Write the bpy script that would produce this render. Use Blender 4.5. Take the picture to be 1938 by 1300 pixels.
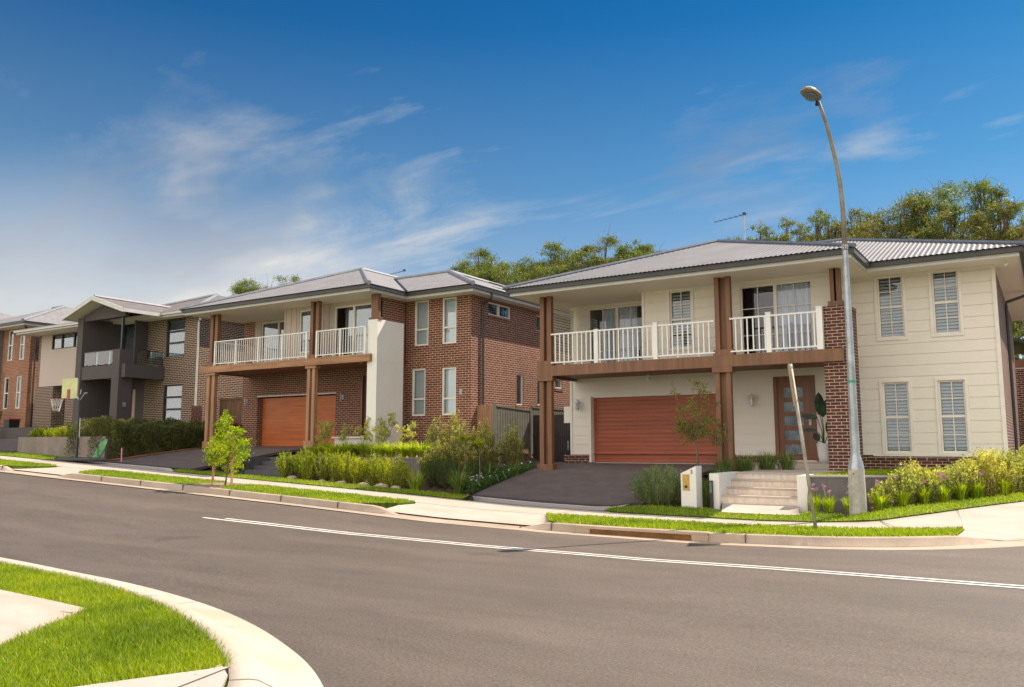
import bpy, math, random
import numpy as np
from mathutils import Vector, Matrix
R = math.radians
for o in list(bpy.data.objects): bpy.data.objects.remove(o)
SC = bpy.context.scene
C = SC.collection
# ------------------------------------------------------------------ camera
YAW, PITCH, ROLL = .57167, .12152, -.00123
fw = Vector((-math.sin(YAW)*math.cos(PITCH), math.cos(YAW)*math.cos(PITCH), math.sin(PITCH)))
rt = Vector((math.cos(YAW), math.sin(YAW), 0)); up = rt.cross(fw)
r2 = rt*math.cos(ROLL)+up*math.sin(ROLL); u2 = up*math.cos(ROLL)-rt*math.sin(ROLL)
cd = bpy.data.cameras.new('camera'); cam = bpy.data.objects.new('camera', cd); C.objects.link(cam)
cam.matrix_world = Matrix(((r2.x,u2.x,-fw.x,0),(r2.y,u2.y,-fw.y,0),(r2.z,u2.z,-fw.z,0),(0,0,0,1)))
cd.sensor_width = 36; cd.lens = 36*1580.5/1938; cd.clip_end = 6000; cd.clip_start = .1
SC.camera = cam
# ------------------------------------------------------------------ world, sun, exposure
SAZ, SEL = R(30), R(52)
W = bpy.data.worlds.new("World"); SC.world = W; W.use_nodes = True
wn = W.node_tree; wn.nodes.clear()
def N(t, ty, **k):
    n = t.nodes.new(ty)
    for a, b in k.items(): setattr(n, a, b)
    return n
def mth(t, op, a, b=None, c=None, clamp=False):
    n = N(t, 'ShaderNodeMath', operation=op); n.use_clamp = clamp
    for i, v in enumerate((a, b, c)):
        if v is None: continue
        if isinstance(v, (int, float)): n.inputs[i].default_value = v
        else: t.links.new(v, n.inputs[i])
    return n.outputs[0]
def ramp(t, fac, stops):
    n = N(t, 'ShaderNodeValToRGB'); t.links.new(fac, n.inputs[0]); e = n.color_ramp.elements
    while len(e) < len(stops): e.new(.5)
    for el, (p, c) in zip(e, stops): el.position = p; el.color = (*c, 1) if len(c) == 3 else c
    return n.outputs[0]
def mixc(t, fac, a, b, bt='MIX'):
    n = N(t, 'ShaderNodeMix', data_type='RGBA', blend_type=bt)
    for i, v in ((0, fac), (6, a), (7, b)):
        if isinstance(v, (int, float)): n.inputs[i].default_value = v
        elif isinstance(v, tuple): n.inputs[i].default_value = (*v, 1)
        else: t.links.new(v, n.inputs[i])
    return n.outputs[2]
sky = N(wn, 'ShaderNodeTexSky', sky_type='NISHITA'); sky.sun_disc = False
sky.sun_elevation = SEL; sky.sun_rotation = SAZ; sky.air_density = 1.0; sky.dust_density = .6; sky.ozone_density = 2.5
hs = N(wn, 'ShaderNodeHueSaturation'); hs.inputs['Saturation'].default_value = 1.25; wn.links.new(sky.outputs[0], hs.inputs['Color'])
tc = N(wn, 'ShaderNodeTexCoord'); sp = N(wn, 'ShaderNodeSeparateXYZ'); wn.links.new(tc.outputs['Generated'], sp.inputs[0])
zc = mth(wn, 'MAXIMUM', sp.outputs[2], .0)
den = mth(wn, 'ADD', zc, .16)
cb = N(wn, 'ShaderNodeCombineXYZ')
wn.links.new(mth(wn, 'DIVIDE', sp.outputs[0], den), cb.inputs[0]); wn.links.new(mth(wn, 'DIVIDE', sp.outputs[1], den), cb.inputs[1])
mp = N(wn, 'ShaderNodeMapping'); mp.inputs['Rotation'].default_value = (0, 0, R(-25)); mp.inputs['Scale'].default_value = (.8, 1.5, 1); mp.inputs['Location'].default_value = (3.1, .7, 0)
wn.links.new(cb.outputs[0], mp.inputs[0])
n1 = N(wn, 'ShaderNodeTexNoise'); n1.inputs['Scale'].default_value = 1.5; n1.inputs['Detail'].default_value = 9; n1.inputs['Roughness'].default_value = .62; n1.inputs['Distortion'].default_value = .9
wn.links.new(mp.outputs[0], n1.inputs[0])
# more cloud low down and towards the west (-X), clear high up
left = mth(wn, 'MULTIPLY', sp.outputs[0], -1)
thr = mth(wn, 'ADD', mth(wn, 'MULTIPLY', zc, -.60), mth(wn, 'MULTIPLY', left, .11))
n3 = N(wn, 'ShaderNodeTexNoise'); n3.inputs['Scale'].default_value = 5.5; n3.inputs['Detail'].default_value = 6; n3.inputs['Roughness'].default_value = .65; wn.links.new(mp.outputs[0], n3.inputs[0])
cl = mth(wn, 'ADD', mth(wn, 'ADD', mth(wn, 'MULTIPLY', n1.outputs[0], .8), mth(wn, 'MULTIPLY', n3.outputs[0], .32)), mth(wn, 'SUBTRACT', thr, .05))
def lobe(d, tight, amt):
    v = N(wn, 'ShaderNodeVectorMath', operation='DOT_PRODUCT'); wn.links.new(tc.outputs['Generated'], v.inputs[0]); v.inputs[1].default_value = d
    f = mth(wn, 'DIVIDE', mth(wn, 'SUBTRACT', v.outputs[1], 1-tight), tight, clamp=True); return mth(wn, 'MULTIPLY', mth(wn, 'MULTIPLY', f, f), amt)
for d_, tg_, am_ in (((-.60,.73,.33),.020,.16),((-.67,.67,.31),.012,.14),((-.24,.91,.35),.012,.20),((-.07,.94,.34),.006,.14),((-.76,.60,.26),.010,.16),((-.86,.46,.23),.03,.09),((-.42,.85,.31),.010,.12),((-.75,.55,.37),.006,.14),((-.83,.43,.34),.006,.12)): cl = mth(wn, 'ADD', cl, lobe(d_, tg_, am_))
cm = ramp(wn, cl, [(.50, (0, 0, 0)), (.60, (.20,)*3), (.74, (.62,)*3), (.90, (.85,)*3)])
hor = ramp(wn, zc, [(0, (1, 1, 1)), (.14, (.72,)*3), (.30, (.22,)*3), (.46, (.03,)*3)])
horl = mth(wn, 'MULTIPLY', hor, mth(wn, 'ADD', .32, mth(wn, 'MULTIPLY', left, .34)), clamp=True)
grade = ramp(wn, zc, [(0, (1, 1, 1)), (.14, (.72, .86, .96)), (.30, (.26, .72, .82)), (.50, (.008, .50, .70))])
c0 = mixc(wn, horl, mixc(wn, 1., hs.outputs[0], grade, 'MULTIPLY'), (5.2, 5.3, 5.0))
n2 = N(wn, 'ShaderNodeTexNoise'); n2.inputs['Scale'].default_value = 1.1; n2.inputs['Detail'].default_value = 4; wn.links.new(mp.outputs[0], n2.inputs[0])
ccol = mixc(wn, ramp(wn, n2.outputs[0], [(.44, (0, 0, 0)), (.60, (1, 1, 1))]), (2.1, 2.7, 3.7), (6.4, 6.2, 5.8))
c1 = mixc(wn, cm, c0, ccol)
c1 = mixc(wn, mth(wn, 'ADD', lobe((-.875, .47, .08), .035, .50), lobe((-.74, .67, .10), .02, .35)), c1, (9.4, 8.3, 6.9))
# unseen bright cloud in the south sky (-Y), added to fill the shaded fronts
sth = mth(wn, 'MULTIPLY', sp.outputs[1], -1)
added_fill = mth(wn, 'ADD', mth(wn, 'MULTIPLY', sth, 1.25), mth(wn, 'MULTIPLY', n1.outputs[0], .9))
added_fill = ramp(wn, added_fill, [(.62, (0, 0, 0)), (.95, (1, 1, 1))])
c1 = mixc(wn, added_fill, c1, (13.6, 12.9, 12.0))
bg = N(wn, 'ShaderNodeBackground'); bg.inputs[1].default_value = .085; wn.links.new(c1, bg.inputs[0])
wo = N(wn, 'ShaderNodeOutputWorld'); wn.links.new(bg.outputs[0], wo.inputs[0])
sd = bpy.data.lights.new('sun', 'SUN'); sd.energy = 5.0; sd.angle = R(.5); sd.color = (1, .86, .70)
so = bpy.data.objects.new('sun', sd); C.objects.link(so)
sdir = Vector((math.sin(SAZ)*math.cos(SEL), math.cos(SAZ)*math.cos(SEL), math.sin(SEL)))
so.rotation_euler = (-sdir).to_track_quat('-Z', 'Y').to_euler(); so.location = (10, 30, 40)
SC.view_settings.view_transform = 'Standard'; SC.view_settings.look = 'None'; SC.view_settings.gamma = 1; SC.view_settings.exposure = .56
SC.render.engine = 'CYCLES'; SC.cycles.max_bounces = 6; SC.cycles.transparent_max_bounces = 12; SC.cycles.diffuse_bounces = 4

# ------------------------------------------------------------------ materials
MATS = {}
def newmat(name):
    m = bpy.data.materials.new(name); m.use_nodes = True; t = m.node_tree; t.nodes.clear()
    out = N(t, 'ShaderNodeOutputMaterial'); MATS[name] = m
    return m, t, out
def pos(t):
    return N(t, 'ShaderNodeNewGeometry').outputs['Position']
def noise(t, scale, detail=4, vec=None, rough=.55, sc=None):
    n = N(t, 'ShaderNodeTexNoise'); n.inputs['Scale'].default_value = scale; n.inputs['Detail'].default_value = detail; n.inputs['Roughness'].default_value = rough
    v = vec or pos(t)
    if sc:
        m = N(t, 'ShaderNodeMapping'); m.inputs['Scale'].default_value = sc; t.links.new(v, m.inputs[0]); v = m.outputs[0]
    t.links.new(v, n.inputs[0]); return n.outputs[0]
def bump(t, h, strength=.3, dist=.02):
    b = N(t, 'ShaderNodeBump'); b.inputs['Strength'].default_value = strength; b.inputs['Distance'].default_value = dist
    t.links.new(h, b.inputs['Height']); return b.outputs[0]
def mat(name, col, rough=.6, var=.12, vscale=3., metal=0., bmp=.1, bscale=60., sc=None, spec=.5, stain=0.):
    """painted or raw surface: base colour with mottling at two scales, fine bump"""
    m, t, out = newmat(name)
    p = N(t, 'ShaderNodeBsdfPrincipled')
    a = noise(t, vscale, 5, sc=sc); b = noise(t, vscale*11, 3, sc=sc)
    f = mth(t, 'ADD', mth(t, 'MULTIPLY', a, .65), mth(t, 'MULTIPLY', b, .35))
    lo = tuple(c*(1-var*2) for c in col); hi = tuple(min(1, c*(1+var*2)) for c in col)
    c = ramp(t, f, [(.38, lo), (.5, col), (.62, hi)])
    if stain:
        s = noise(t, 1.1, 6, rough=.65)
        c = mixc(t, mth(t, 'MULTIPLY', ramp(t, s, [(.52, (0, 0, 0)), (.66, (1, 1, 1))]), stain), c, tuple(x*.62 for x in col))
    t.links.new(c, p.inputs['Base Color'])
    p.inputs['Roughness'].default_value = rough; p.inputs['Metallic'].default_value = metal
    p.inputs['Specular IOR Level'].default_value = spec
    if bmp: t.links.new(bump(t, noise(t, bscale, 3, sc=sc), bmp, .01), p.inputs['Normal'])
    t.links.new(p.outputs[0], out.inputs[0]); return m
def brick(name, c1, c2, mortar, w=.25, h=.0837, ms=.009):
    m, t, out = newmat(name)
    g = N(t, 'ShaderNodeSeparateXYZ'); t.links.new(pos(t), g.inputs[0])
    cb = N(t, 'ShaderNodeCombineXYZ'); t.links.new(mth(t, 'ADD', g.outputs[0], g.outputs[1]), cb.inputs[0]); t.links.new(g.outputs[2], cb.inputs[1])
    b = N(t, 'ShaderNodeTexBrick'); t.links.new(cb.outputs[0], b.inputs['Vector'])
    b.inputs['Scale'].default_value = 1; b.inputs['Brick Width'].default_value = w; b.inputs['Row Height'].default_value = h
    b.inputs['Mortar Size'].default_value = ms; b.inputs['Mortar Smooth'].default_value = .15
    b.inputs['Color1'].default_value = (*c1, 1); b.inputs['Color2'].default_value = (*c2, 1); b.inputs['Mortar'].default_value = (*mortar, 1)
    nz = noise(t, 7, 5); c = mixc(t, .6, b.outputs['Color'], ramp(t, nz, [(.3, (.62,)*3), (.7, (1.3,)*3)]), 'MULTIPLY')
    nl = noise(t, .45, 3); c = mixc(t, .5, c, ramp(t, nl, [(.3, (.8,)*3), (.7, (1.15,)*3)]), 'MULTIPLY')
    p = N(t, 'ShaderNodeBsdfPrincipled'); t.links.new(c, p.inputs['Base Color']); p.inputs['Roughness'].default_value = .85
    hgt = mth(t, 'SUBTRACT', mth(t, 'MULTIPLY', nz, .3), b.outputs['Fac'])
    t.links.new(bump(t, hgt, .7, .008), p.inputs['Normal']); t.links.new(p.outputs[0], out.inputs[0]); return m
def leafmat(name, a, b, c=None, trans=.45, rough=.5, ns=.8):
    m, t, out = newmat(name)
    g = N(t, 'ShaderNodeNewGeometry')
    st = [(0, a), (.55, b)] + ([(1, c)] if c else [])
    col = ramp(t, g.outputs['Random Per Island'], st)
    nl = noise(t, ns, 5, rough=.65); col = mixc(t, .8, col, ramp(t, nl, [(.36, (.58, .66, .7)), (.5, (1,)*3), (.64, (1.3, 1.16, .95))]), 'MULTIPLY')
    p = N(t, 'ShaderNodeBsdfPrincipled'); t.links.new(col, p.inputs['Base Color']); p.inputs['Roughness'].default_value = rough; p.inputs['Specular IOR Level'].default_value = .3
    tr = N(t, 'ShaderNodeBsdfTranslucent'); t.links.new(mixc(t, 1., col, (1.5, 1.6, .55), 'MULTIPLY'), tr.inputs[0])
    mx = N(t, 'ShaderNodeMixShader'); mx.inputs[0].default_value = trans
    t.links.new(p.outputs[0], mx.inputs[1]); t.links.new(tr.outputs[0], mx.inputs[2]); t.links.new(mx.outputs[0], out.inputs[0]); return m
def glassmat(name, tint=(.8, .9, .95), op=.25, refl=(1, 1, 1)):
    m, t, out = newmat(name)
    tr = N(t, 'ShaderNodeBsdfTransparent'); tr.inputs[0].default_value = (*tint, 1)
    gl = N(t, 'ShaderNodeBsdfGlossy'); gl.inputs['Roughness'].default_value = .02; gl.inputs[0].default_value = (*refl, 1)
    # slightly uneven panes
    t.links.new(bump(t, noise(t, .6, 1), .05, .03), gl.inputs['Normal'])
    fr = N(t, 'ShaderNodeFresnel'); fr.inputs[0].default_value = 1.5
    f = mth(t, 'ADD', mth(t, 'MULTIPLY', fr.outputs[0], .9), op, clamp=True)
    mx = N(t, 'ShaderNodeMixShader'); t.links.new(f, mx.inputs[0]); t.links.new(tr.outputs[0], mx.inputs[1]); t.links.new(gl.outputs[0], mx.inputs[2])
    t.links.new(mx.outputs[0], out.inputs[0]); return m

M = {}
M['cream'] = mat('cream_siding', (.74, .68, .605), .6, .010, .7, bmp=.04)
M['cream_trim'] = mat('cream_trim', (.75, .70, .63), .5, .03, bmp=0)
M['white'] = mat('white_paint', (.76, .75, .72), .45, .03, bmp=0)
M['soffit'] = mat('soffit_board', (.74, .69, .61), .7, .012, .6, bmp=.02)
M['render_white'] = mat('white_render', (.76, .73, .68), .8, .014, .6, bmp=.08, stain=.04)
M['fascia'] = mat('fascia_paint', (.56, .55, .53), .5, .03, bmp=0)
M['gutter'] = mat('dark_gutter', (.045, .042, .042), .4, .1, bmp=0)
M['pipe_white'] = mat('white_pipe', (.6, .58, .55), .4, .05, bmp=0)
M['black'] = mat('black_metal', (.02, .02, .025), .4, .15, bmp=0)
M['brick1'] = brick('brown_brick', (.105, .030, .024), (.072, .024, .021), (.52, .38, .27))
M['brick2'] = brick('red_brown_brick', (.19, .052, .031), (.12, .036, .024), (.54, .40, .28), ms=.009)
M['brick3'] = brick('charcoal_brick', (.085, .044, .034), (.055, .031, .026), (.60, .46, .33), ms=.010)
M['brick4'] = brick('orange_brick', (.30, .10, .05), (.18, .06, .036), (.50, .34, .22), ms=.011)
M['timber1'] = mat('stained_post', (.185, .086, .042), .55, .12, 1.5, sc=(6, 6, .6))
M['timber2'] = mat('cedar_beam', (.33, .165, .078), .6, .16, 1.2, sc=(.8, 5, 6), stain=.25)
M['timber3'] = mat('cedar_post', (.33, .175, .092), .6, .14, 1.5, sc=(6, 6, .6))
M['garage1'] = mat('garage_red_timber', (.34, .082, .034), .5, .09, 1.2, sc=(.7, 1, 9))
M['garage2'] = mat('garage_orange_timber', (.52, .14, .034), .45, .08, 1.2, sc=(.7, 1, 9))
M['door'] = mat('door_timber', (.19, .072, .034), .4, .12, 1.5, sc=(5, 5, .6))
M['door_dark'] = mat('door_dark_red', (.10, .025, .02), .5, .12, 1.5)
M['roof1'] = mat('corrugated_steel', (.20, .19, .19), .45, .07, .8, metal=.0, bmp=.03, stain=.12)
M['roof1b'] = mat('ridge_steel', (.16, .18, .23), .4, .08, bmp=0)
M['charcoal'] = mat('charcoal_render', (.085, .071, .070), .85, .03, .7, bmp=.12)
M['taupe'] = mat('taupe_render', (.17, .14, .12), .85, .05, .7, bmp=.1)
M['pinkcream'] = mat('cladding_pale', (.50, .41, .36), .7, .015, .8, bmp=.08)
M['greywall'] = mat('grey_block', (.16, .145, .14), .9, .10, 1.5, bmp=.3, stain=.3)
M['planter'] = mat('planter_render', (.25, .195, .175), .9, .09, 1.2, bmp=.2, stain=.3)
M['darkstep'] = mat('bluestone_step', (.085, .08, .082), .8, .1, 2)
M['sandstone'] = mat('sandstone_step', (.66, .56, .47), .85, .06, 3, bmp=.15, sc=(4, 1, 1.5))
M['fence_t'] = mat('timber_fence', (.17, .10, .06), .8, .2, 2.5, sc=(5, 5, .5))
M['fence_g'] = mat('colour_steel_fence', (.15, .15, .125), .5, .08, 2)
M['gate_d'] = mat('dark_gate', (.035, .022, .022), .5, .15, 3)
M['galv'] = mat('galvanised_steel', (.40, .42, .44), .42, .12, 4, metal=.55, bmp=.05, stain=.3)
M['lamp_grey'] = mat('weathered_lamp', (.25, .225, .18), .6, .15, 5, metal=.2, bmp=0)
M['old_steel'] = mat('weathered_sign_post', (.36, .31, .25), .6, .15, 5, metal=.1)
M['pole_conc'] = mat('weathered_base', (.42, .39, .34), .85, .12, 3, bmp=.3, stain=.5)
M['brass'] = mat('brass_plate', (.48, .31, .08), .38, .12, 14, metal=.5)
M['plastic_black'] = mat('black_plastic', (.02, .02, .022), .35, .1, bmp=0)
M['bin'] = mat('bin_plastic', (.016, .018, .018), .45, .1, bmp=0)
M['bin_red'] = mat('red_lid', (.42, .012, .015), .4, .05, bmp=0)
M['signal_green'] = mat('green_band', (.02, .3, .22), .5, .05, bmp=0)
M['sign_yellow'] = mat('sign_edge', (.50, .40, .22), .5, .15, 6, bmp=0)
M['netgreen'] = mat('green_net', (.10, .28, .10), .7, .25, 8)
M['hoopred'] = mat('faded_ring', (.30, .10, .07), .6, .1)
M['whitecloth'] = mat('white_net', (.75, .73, .7), .7, .1)
M['pink'] = mat('pink_plastic', (.55, .20, .22), .5, .1)
M['pot'] = mat('white_pot', (.72, .70, .70), .4, .04, bmp=0)
M['blind'] = mat('roller_blind', (.70, .71, .70), .75, .010, 1.2, sc=(1, 1, 6), bmp=0)
M['shutter'] = mat('shutter_slat', (.56, .58, .60), .6, .04, bmp=0)
M['curtain'] = mat('sheer_curtain', (.74, .74, .77), .8, .1, 5, sc=(6, 6, .4), bmp=0)
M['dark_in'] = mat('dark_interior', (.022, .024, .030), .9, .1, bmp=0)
M['glass'] = glassmat('window_glass', (.90, .94, .96), .02)
M['glass_dark'] = glassmat('dark_glass', (.88, .91, .95), .01)
M['glass_bal'] = glassmat('balcony_glass', (.50, .60, .62), .10)
M['frosted'] = mat('frosted_lite', (.15, .19, .22), .22, .25, 3, bmp=0)
M['acrylic'] = mat('acrylic_board', (.50, .50, .22), .3, .08, 3, bmp=0)
M['solar'] = mat('solar_glass', (.012, .014, .03), .12, .1, bmp=0)
M['bark'] = mat('bark', (.16, .11, .075), .9, .25, 6, sc=(3, 3, .6), bmp=.4)
M['bark_pale'] = mat('pale_bark', (.30, .25, .20), .85, .25, 3, sc=(3, 3, .5), bmp=.3)
M['stake'] = mat('hardwood_stake', (.42, .25, .13), .8, .15, 3, sc=(6, 6, .6))
M['soil'] = mat('soil_mulch', (.10, .058, .038), .95, .28, 9, bmp=.9, bscale=30)
M['mulch'] = mat('pale_mulch', (.27, .19, .13), .95, .28, 12, bmp=.9, bscale=30)
M['edging'] = mat('orange_edging', (.36, .15, .07), .9, .15, 5)
M['rock'] = mat('garden_rock', (.40, .32, .23), .9, .2, 5, bmp=.5, bscale=20)
M['grassbase'] = mat('turf_base', (.12, .19, .010), .95, .25, 14, bmp=.6, bscale=80)
M['l_grass'] = leafmat('grass_blade', (.13, .21, .006), (.27, .355, .010), (.44, .47, .05), .42)
M['l_yellow'] = leafmat('yellow_green_leaf', (.11, .17, .014), (.31, .36, .022), (.56, .52, .06), .45)
M['l_lime'] = leafmat('lime_leaf', (.12, .22, .012), (.34, .44, .018), (.64, .62, .03), .5)
M['l_olive'] = leafmat('olive_leaf', (.10, .12, .026), (.19, .20, .045), (.34, .28, .09), .4)
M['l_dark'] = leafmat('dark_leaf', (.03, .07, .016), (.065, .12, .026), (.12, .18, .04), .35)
M['l_hedge'] = leafmat('hedge_leaf', (.06, .08, .024), (.11, .125, .042), (.20, .19, .07), .3)
M['l_grey'] = leafmat('grey_green_leaf', (.12, .18, .075), (.21, .28, .12), (.32, .38, .18), .35)
M['l_cover'] = leafmat('cover_leaf', (.035, .085, .02), (.07, .14, .035), (.13, .20, .06), .35)
M['l_pale'] = leafmat('variegated_leaf', (.20, .23, .05), (.48, .48, .13), (.74, .68, .30), .42)
M['l_strap'] = leafmat('strap_leaf', (.18, .26, .014), (.38, .46, .03), (.60, .58, .09), .45)
M['l_strap_d'] = leafmat('strap_leaf_dark', (.07, .13, .03), (.14, .21, .05), (.30, .34, .12), .35)
M['l_euc'] = leafmat('eucalypt_leaf', (.075, .11, .030), (.15, .19, .050), (.26, .28, .08), .38)
M['l_euc_b'] = leafmat('eucalypt_leaf_brown', (.085, .105, .028), (.16, .175, .045), (.29, .24, .06), .38)
M['l_bird'] = leafmat('giant_leaf', (.008, .022, .008), (.014, .035, .012), (.03, .06, .02), .12, .3)
M['f_white'] = mat('white_petals', (.78, .76, .80), .7, .05, bmp=0)
M['f_pink'] = mat('pink_petals', (.62, .28, .50), .7, .15, bmp=0)
def asphalt():
    m, t, out = newmat('asphalt'); P = pos(t)
    p = N(t, 'ShaderNodeBsdfPrincipled')
    a = noise(t, .35, 5, P, .6, (.6, 1.6, 1)); b = noise(t, 38, 5, P, .85); s = noise(t, 60, 2, P)
    col = ramp(t, a, [(.3, (.100, .080, .066)), (.5, (.114, .091, .075)), (.7, (.131, .105, .088))])
    col = mixc(t, 1., col, ramp(t, b, [(.36, (.50,)*3), (.5, (1., 1., 1.)), (.64, (1.75, 1.7, 1.6))]), 'MULTIPLY')
    col = mixc(t, ramp(t, s, [(.72, (0, 0, 0)), (.77, (.7,)*3)]), col, (.40, .36, .32))
    # tyre-darkened wheel paths along the street
    g = N(t, 'ShaderNodeSeparateXYZ'); t.links.new(P, g.inputs[0])
    wv = mth(t, 'SINE', mth(t, 'MULTIPLY', mth(t, 'ADD', g.outputs[1], mth(t, 'MULTIPLY', a, 2.)), 3.4))
    col = mixc(t, .14, col, ramp(t, wv, [(0, (.55,)*3), (1, (1.25,)*3)]), 'MULTIPLY')
    fine = noise(t, 230, 3, P, .8); col = mixc(t, .8, col, ramp(t, fine, [(.35, (.6,)*3), (.5, (1,)*3), (.65, (1.5, 1.47, 1.4))]), 'MULTIPLY')
    pt = noise(t, 1.7, 7, P, .7, (.45, 1.3, 1)); col = mixc(t, .35, col, ramp(t, pt, [(.36, (.68,)*3), (.5, (1,)*3), (.62, (1.2, 1.17, 1.12))]), 'MULTIPLY')
    streak = noise(t, 2.2, 6, P, .7, (.35, 1.6, 1)); col = mixc(t, .22, col, ramp(t, streak, [(.38, (.74,)*3), (.5, (1,)*3), (.66, (1.16,)*3)]), 'MULTIPLY')
    oil = noise(t, .9, 3, P, .5); col = mixc(t, ramp(t, oil, [(.70, (0, 0, 0)), (.78, (.4,)*3)]), col, (.05, .045, .042))
    t.links.new(col, p.inputs['Base Color']); p.inputs['Roughness'].default_value = .62
    t.links.new(bump(t, mth(t, 'ADD', b, fine), .6, .006), p.inputs['Normal']); t.links.new(p.outputs[0], out.inputs[0]); return m
M['asphalt'] = asphalt()
def concrete(name, col, var=.07, stain=.3):
    m, t, out = newmat(name); P = pos(t); p = N(t, 'ShaderNodeBsdfPrincipled')
    a = noise(t, 1.3, 6, P, .6); b = noise(t, 45, 3, P); c = noise(t, .5, 4, P, .6, (1, 3, 1))
    f = mth(t, 'ADD', mth(t, 'MULTIPLY', a, .6), mth(t, 'MULTIPLY', b, .4))
    k = ramp(t, f, [(.3, tuple(x*(1-var*2) for x in col)), (.7, tuple(min(1, x*(1+var)) for x in col))])
    k = mixc(t, mth(t, 'MULTIPLY', ramp(t, c, [(.5, (0, 0, 0)), (.68, (1, 1, 1))]), stain), k, tuple(x*y for x, y in zip(col, (.80, .70, .58))))
    sp_ = noise(t, 14, 2, P); k = mixc(t, ramp(t, sp_, [(.72, (0, 0, 0)), (.75, (.5,)*3)]), k, (.12, .1, .08))
    t.links.new(k, p.inputs['Base Color']); p.inputs['Roughness'].default_value = .85
    t.links.new(bump(t, b, .25, .004), p.inputs['Normal']); t.links.new(p.outputs[0], out.inputs[0]); return m
M['path'] = concrete('path_concrete', (.50, .425, .365), .10, .5)
M['kerb'] = concrete('kerb_concrete', (.47, .375, .29), .16, .6)
M['kerb_near'] = concrete('kerb_near_concrete', (.56, .475, .39), .11, .6)
M['drive'] = mat('driveway_concrete', (.135, .108, .100), .75, .09, 2.5, bmp=.25, stain=.2)
M['crossover'] = concrete('crossover_concrete', (.50, .43, .38))
M['joint'] = mat('joint_dark', (.12, .09, .07), .9, .1, bmp=0)
M['paint'] = mat('road_paint', (.66, .64, .60), .7, .12, 9, bmp=.2, bscale=120)
M['pit'] = mat('pit_dark', (.16, .070, .018), .9, .2)
def rooftile(name, col):
    m, t, out = newmat(name); P = pos(t); p = N(t, 'ShaderNodeBsdfPrincipled')
    g = N(t, 'ShaderNodeSeparateXYZ'); t.links.new(P, g.inputs[0])
    cb = N(t, 'ShaderNodeCombineXYZ'); t.links.new(mth(t, 'ADD', g.outputs[0], g.outputs[1]), cb.inputs[0]); t.links.new(g.outputs[2], cb.inputs[1])
    b = N(t, 'ShaderNodeTexBrick'); t.links.new(cb.outputs[0], b.inputs[0]); b.inputs['Scale'].default_value = 1
    b.inputs['Brick Width'].default_value = .36; b.inputs['Row Height'].default_value = .125; b.inputs['Mortar Size'].default_value = .008
    b.inputs['Color1'].default_value = (*col, 1); b.inputs['Color2'].default_value = (*[x*.86 for x in col], 1); b.inputs['Mortar'].default_value = (*[x*.55 for x in col], 1)
    k = mixc(t, .5, b.outputs[0], ramp(t, noise(t, 2.5, 5), [(.3, (.75,)*3), (.7, (1.2,)*3)]), 'MULTIPLY')
    t.links.new(k, p.inputs['Base Color']); p.inputs['Roughness'].default_value = .7
    t.links.new(bump(t, mth(t, 'MULTIPLY', b.outputs['Fac'], -1), .6, .015), p.inputs['Normal']); t.links.new(p.outputs[0], out.inputs[0]); return m
M['tile2'] = rooftile('grey_flat_tile', (.27, .26, .27))
M['tile3'] = rooftile('charcoal_tile', (.20, .17, .17))
M['ridge2'] = mat('ridge_tile', (.25, .26, .29), .6, .08, 4)

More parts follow.
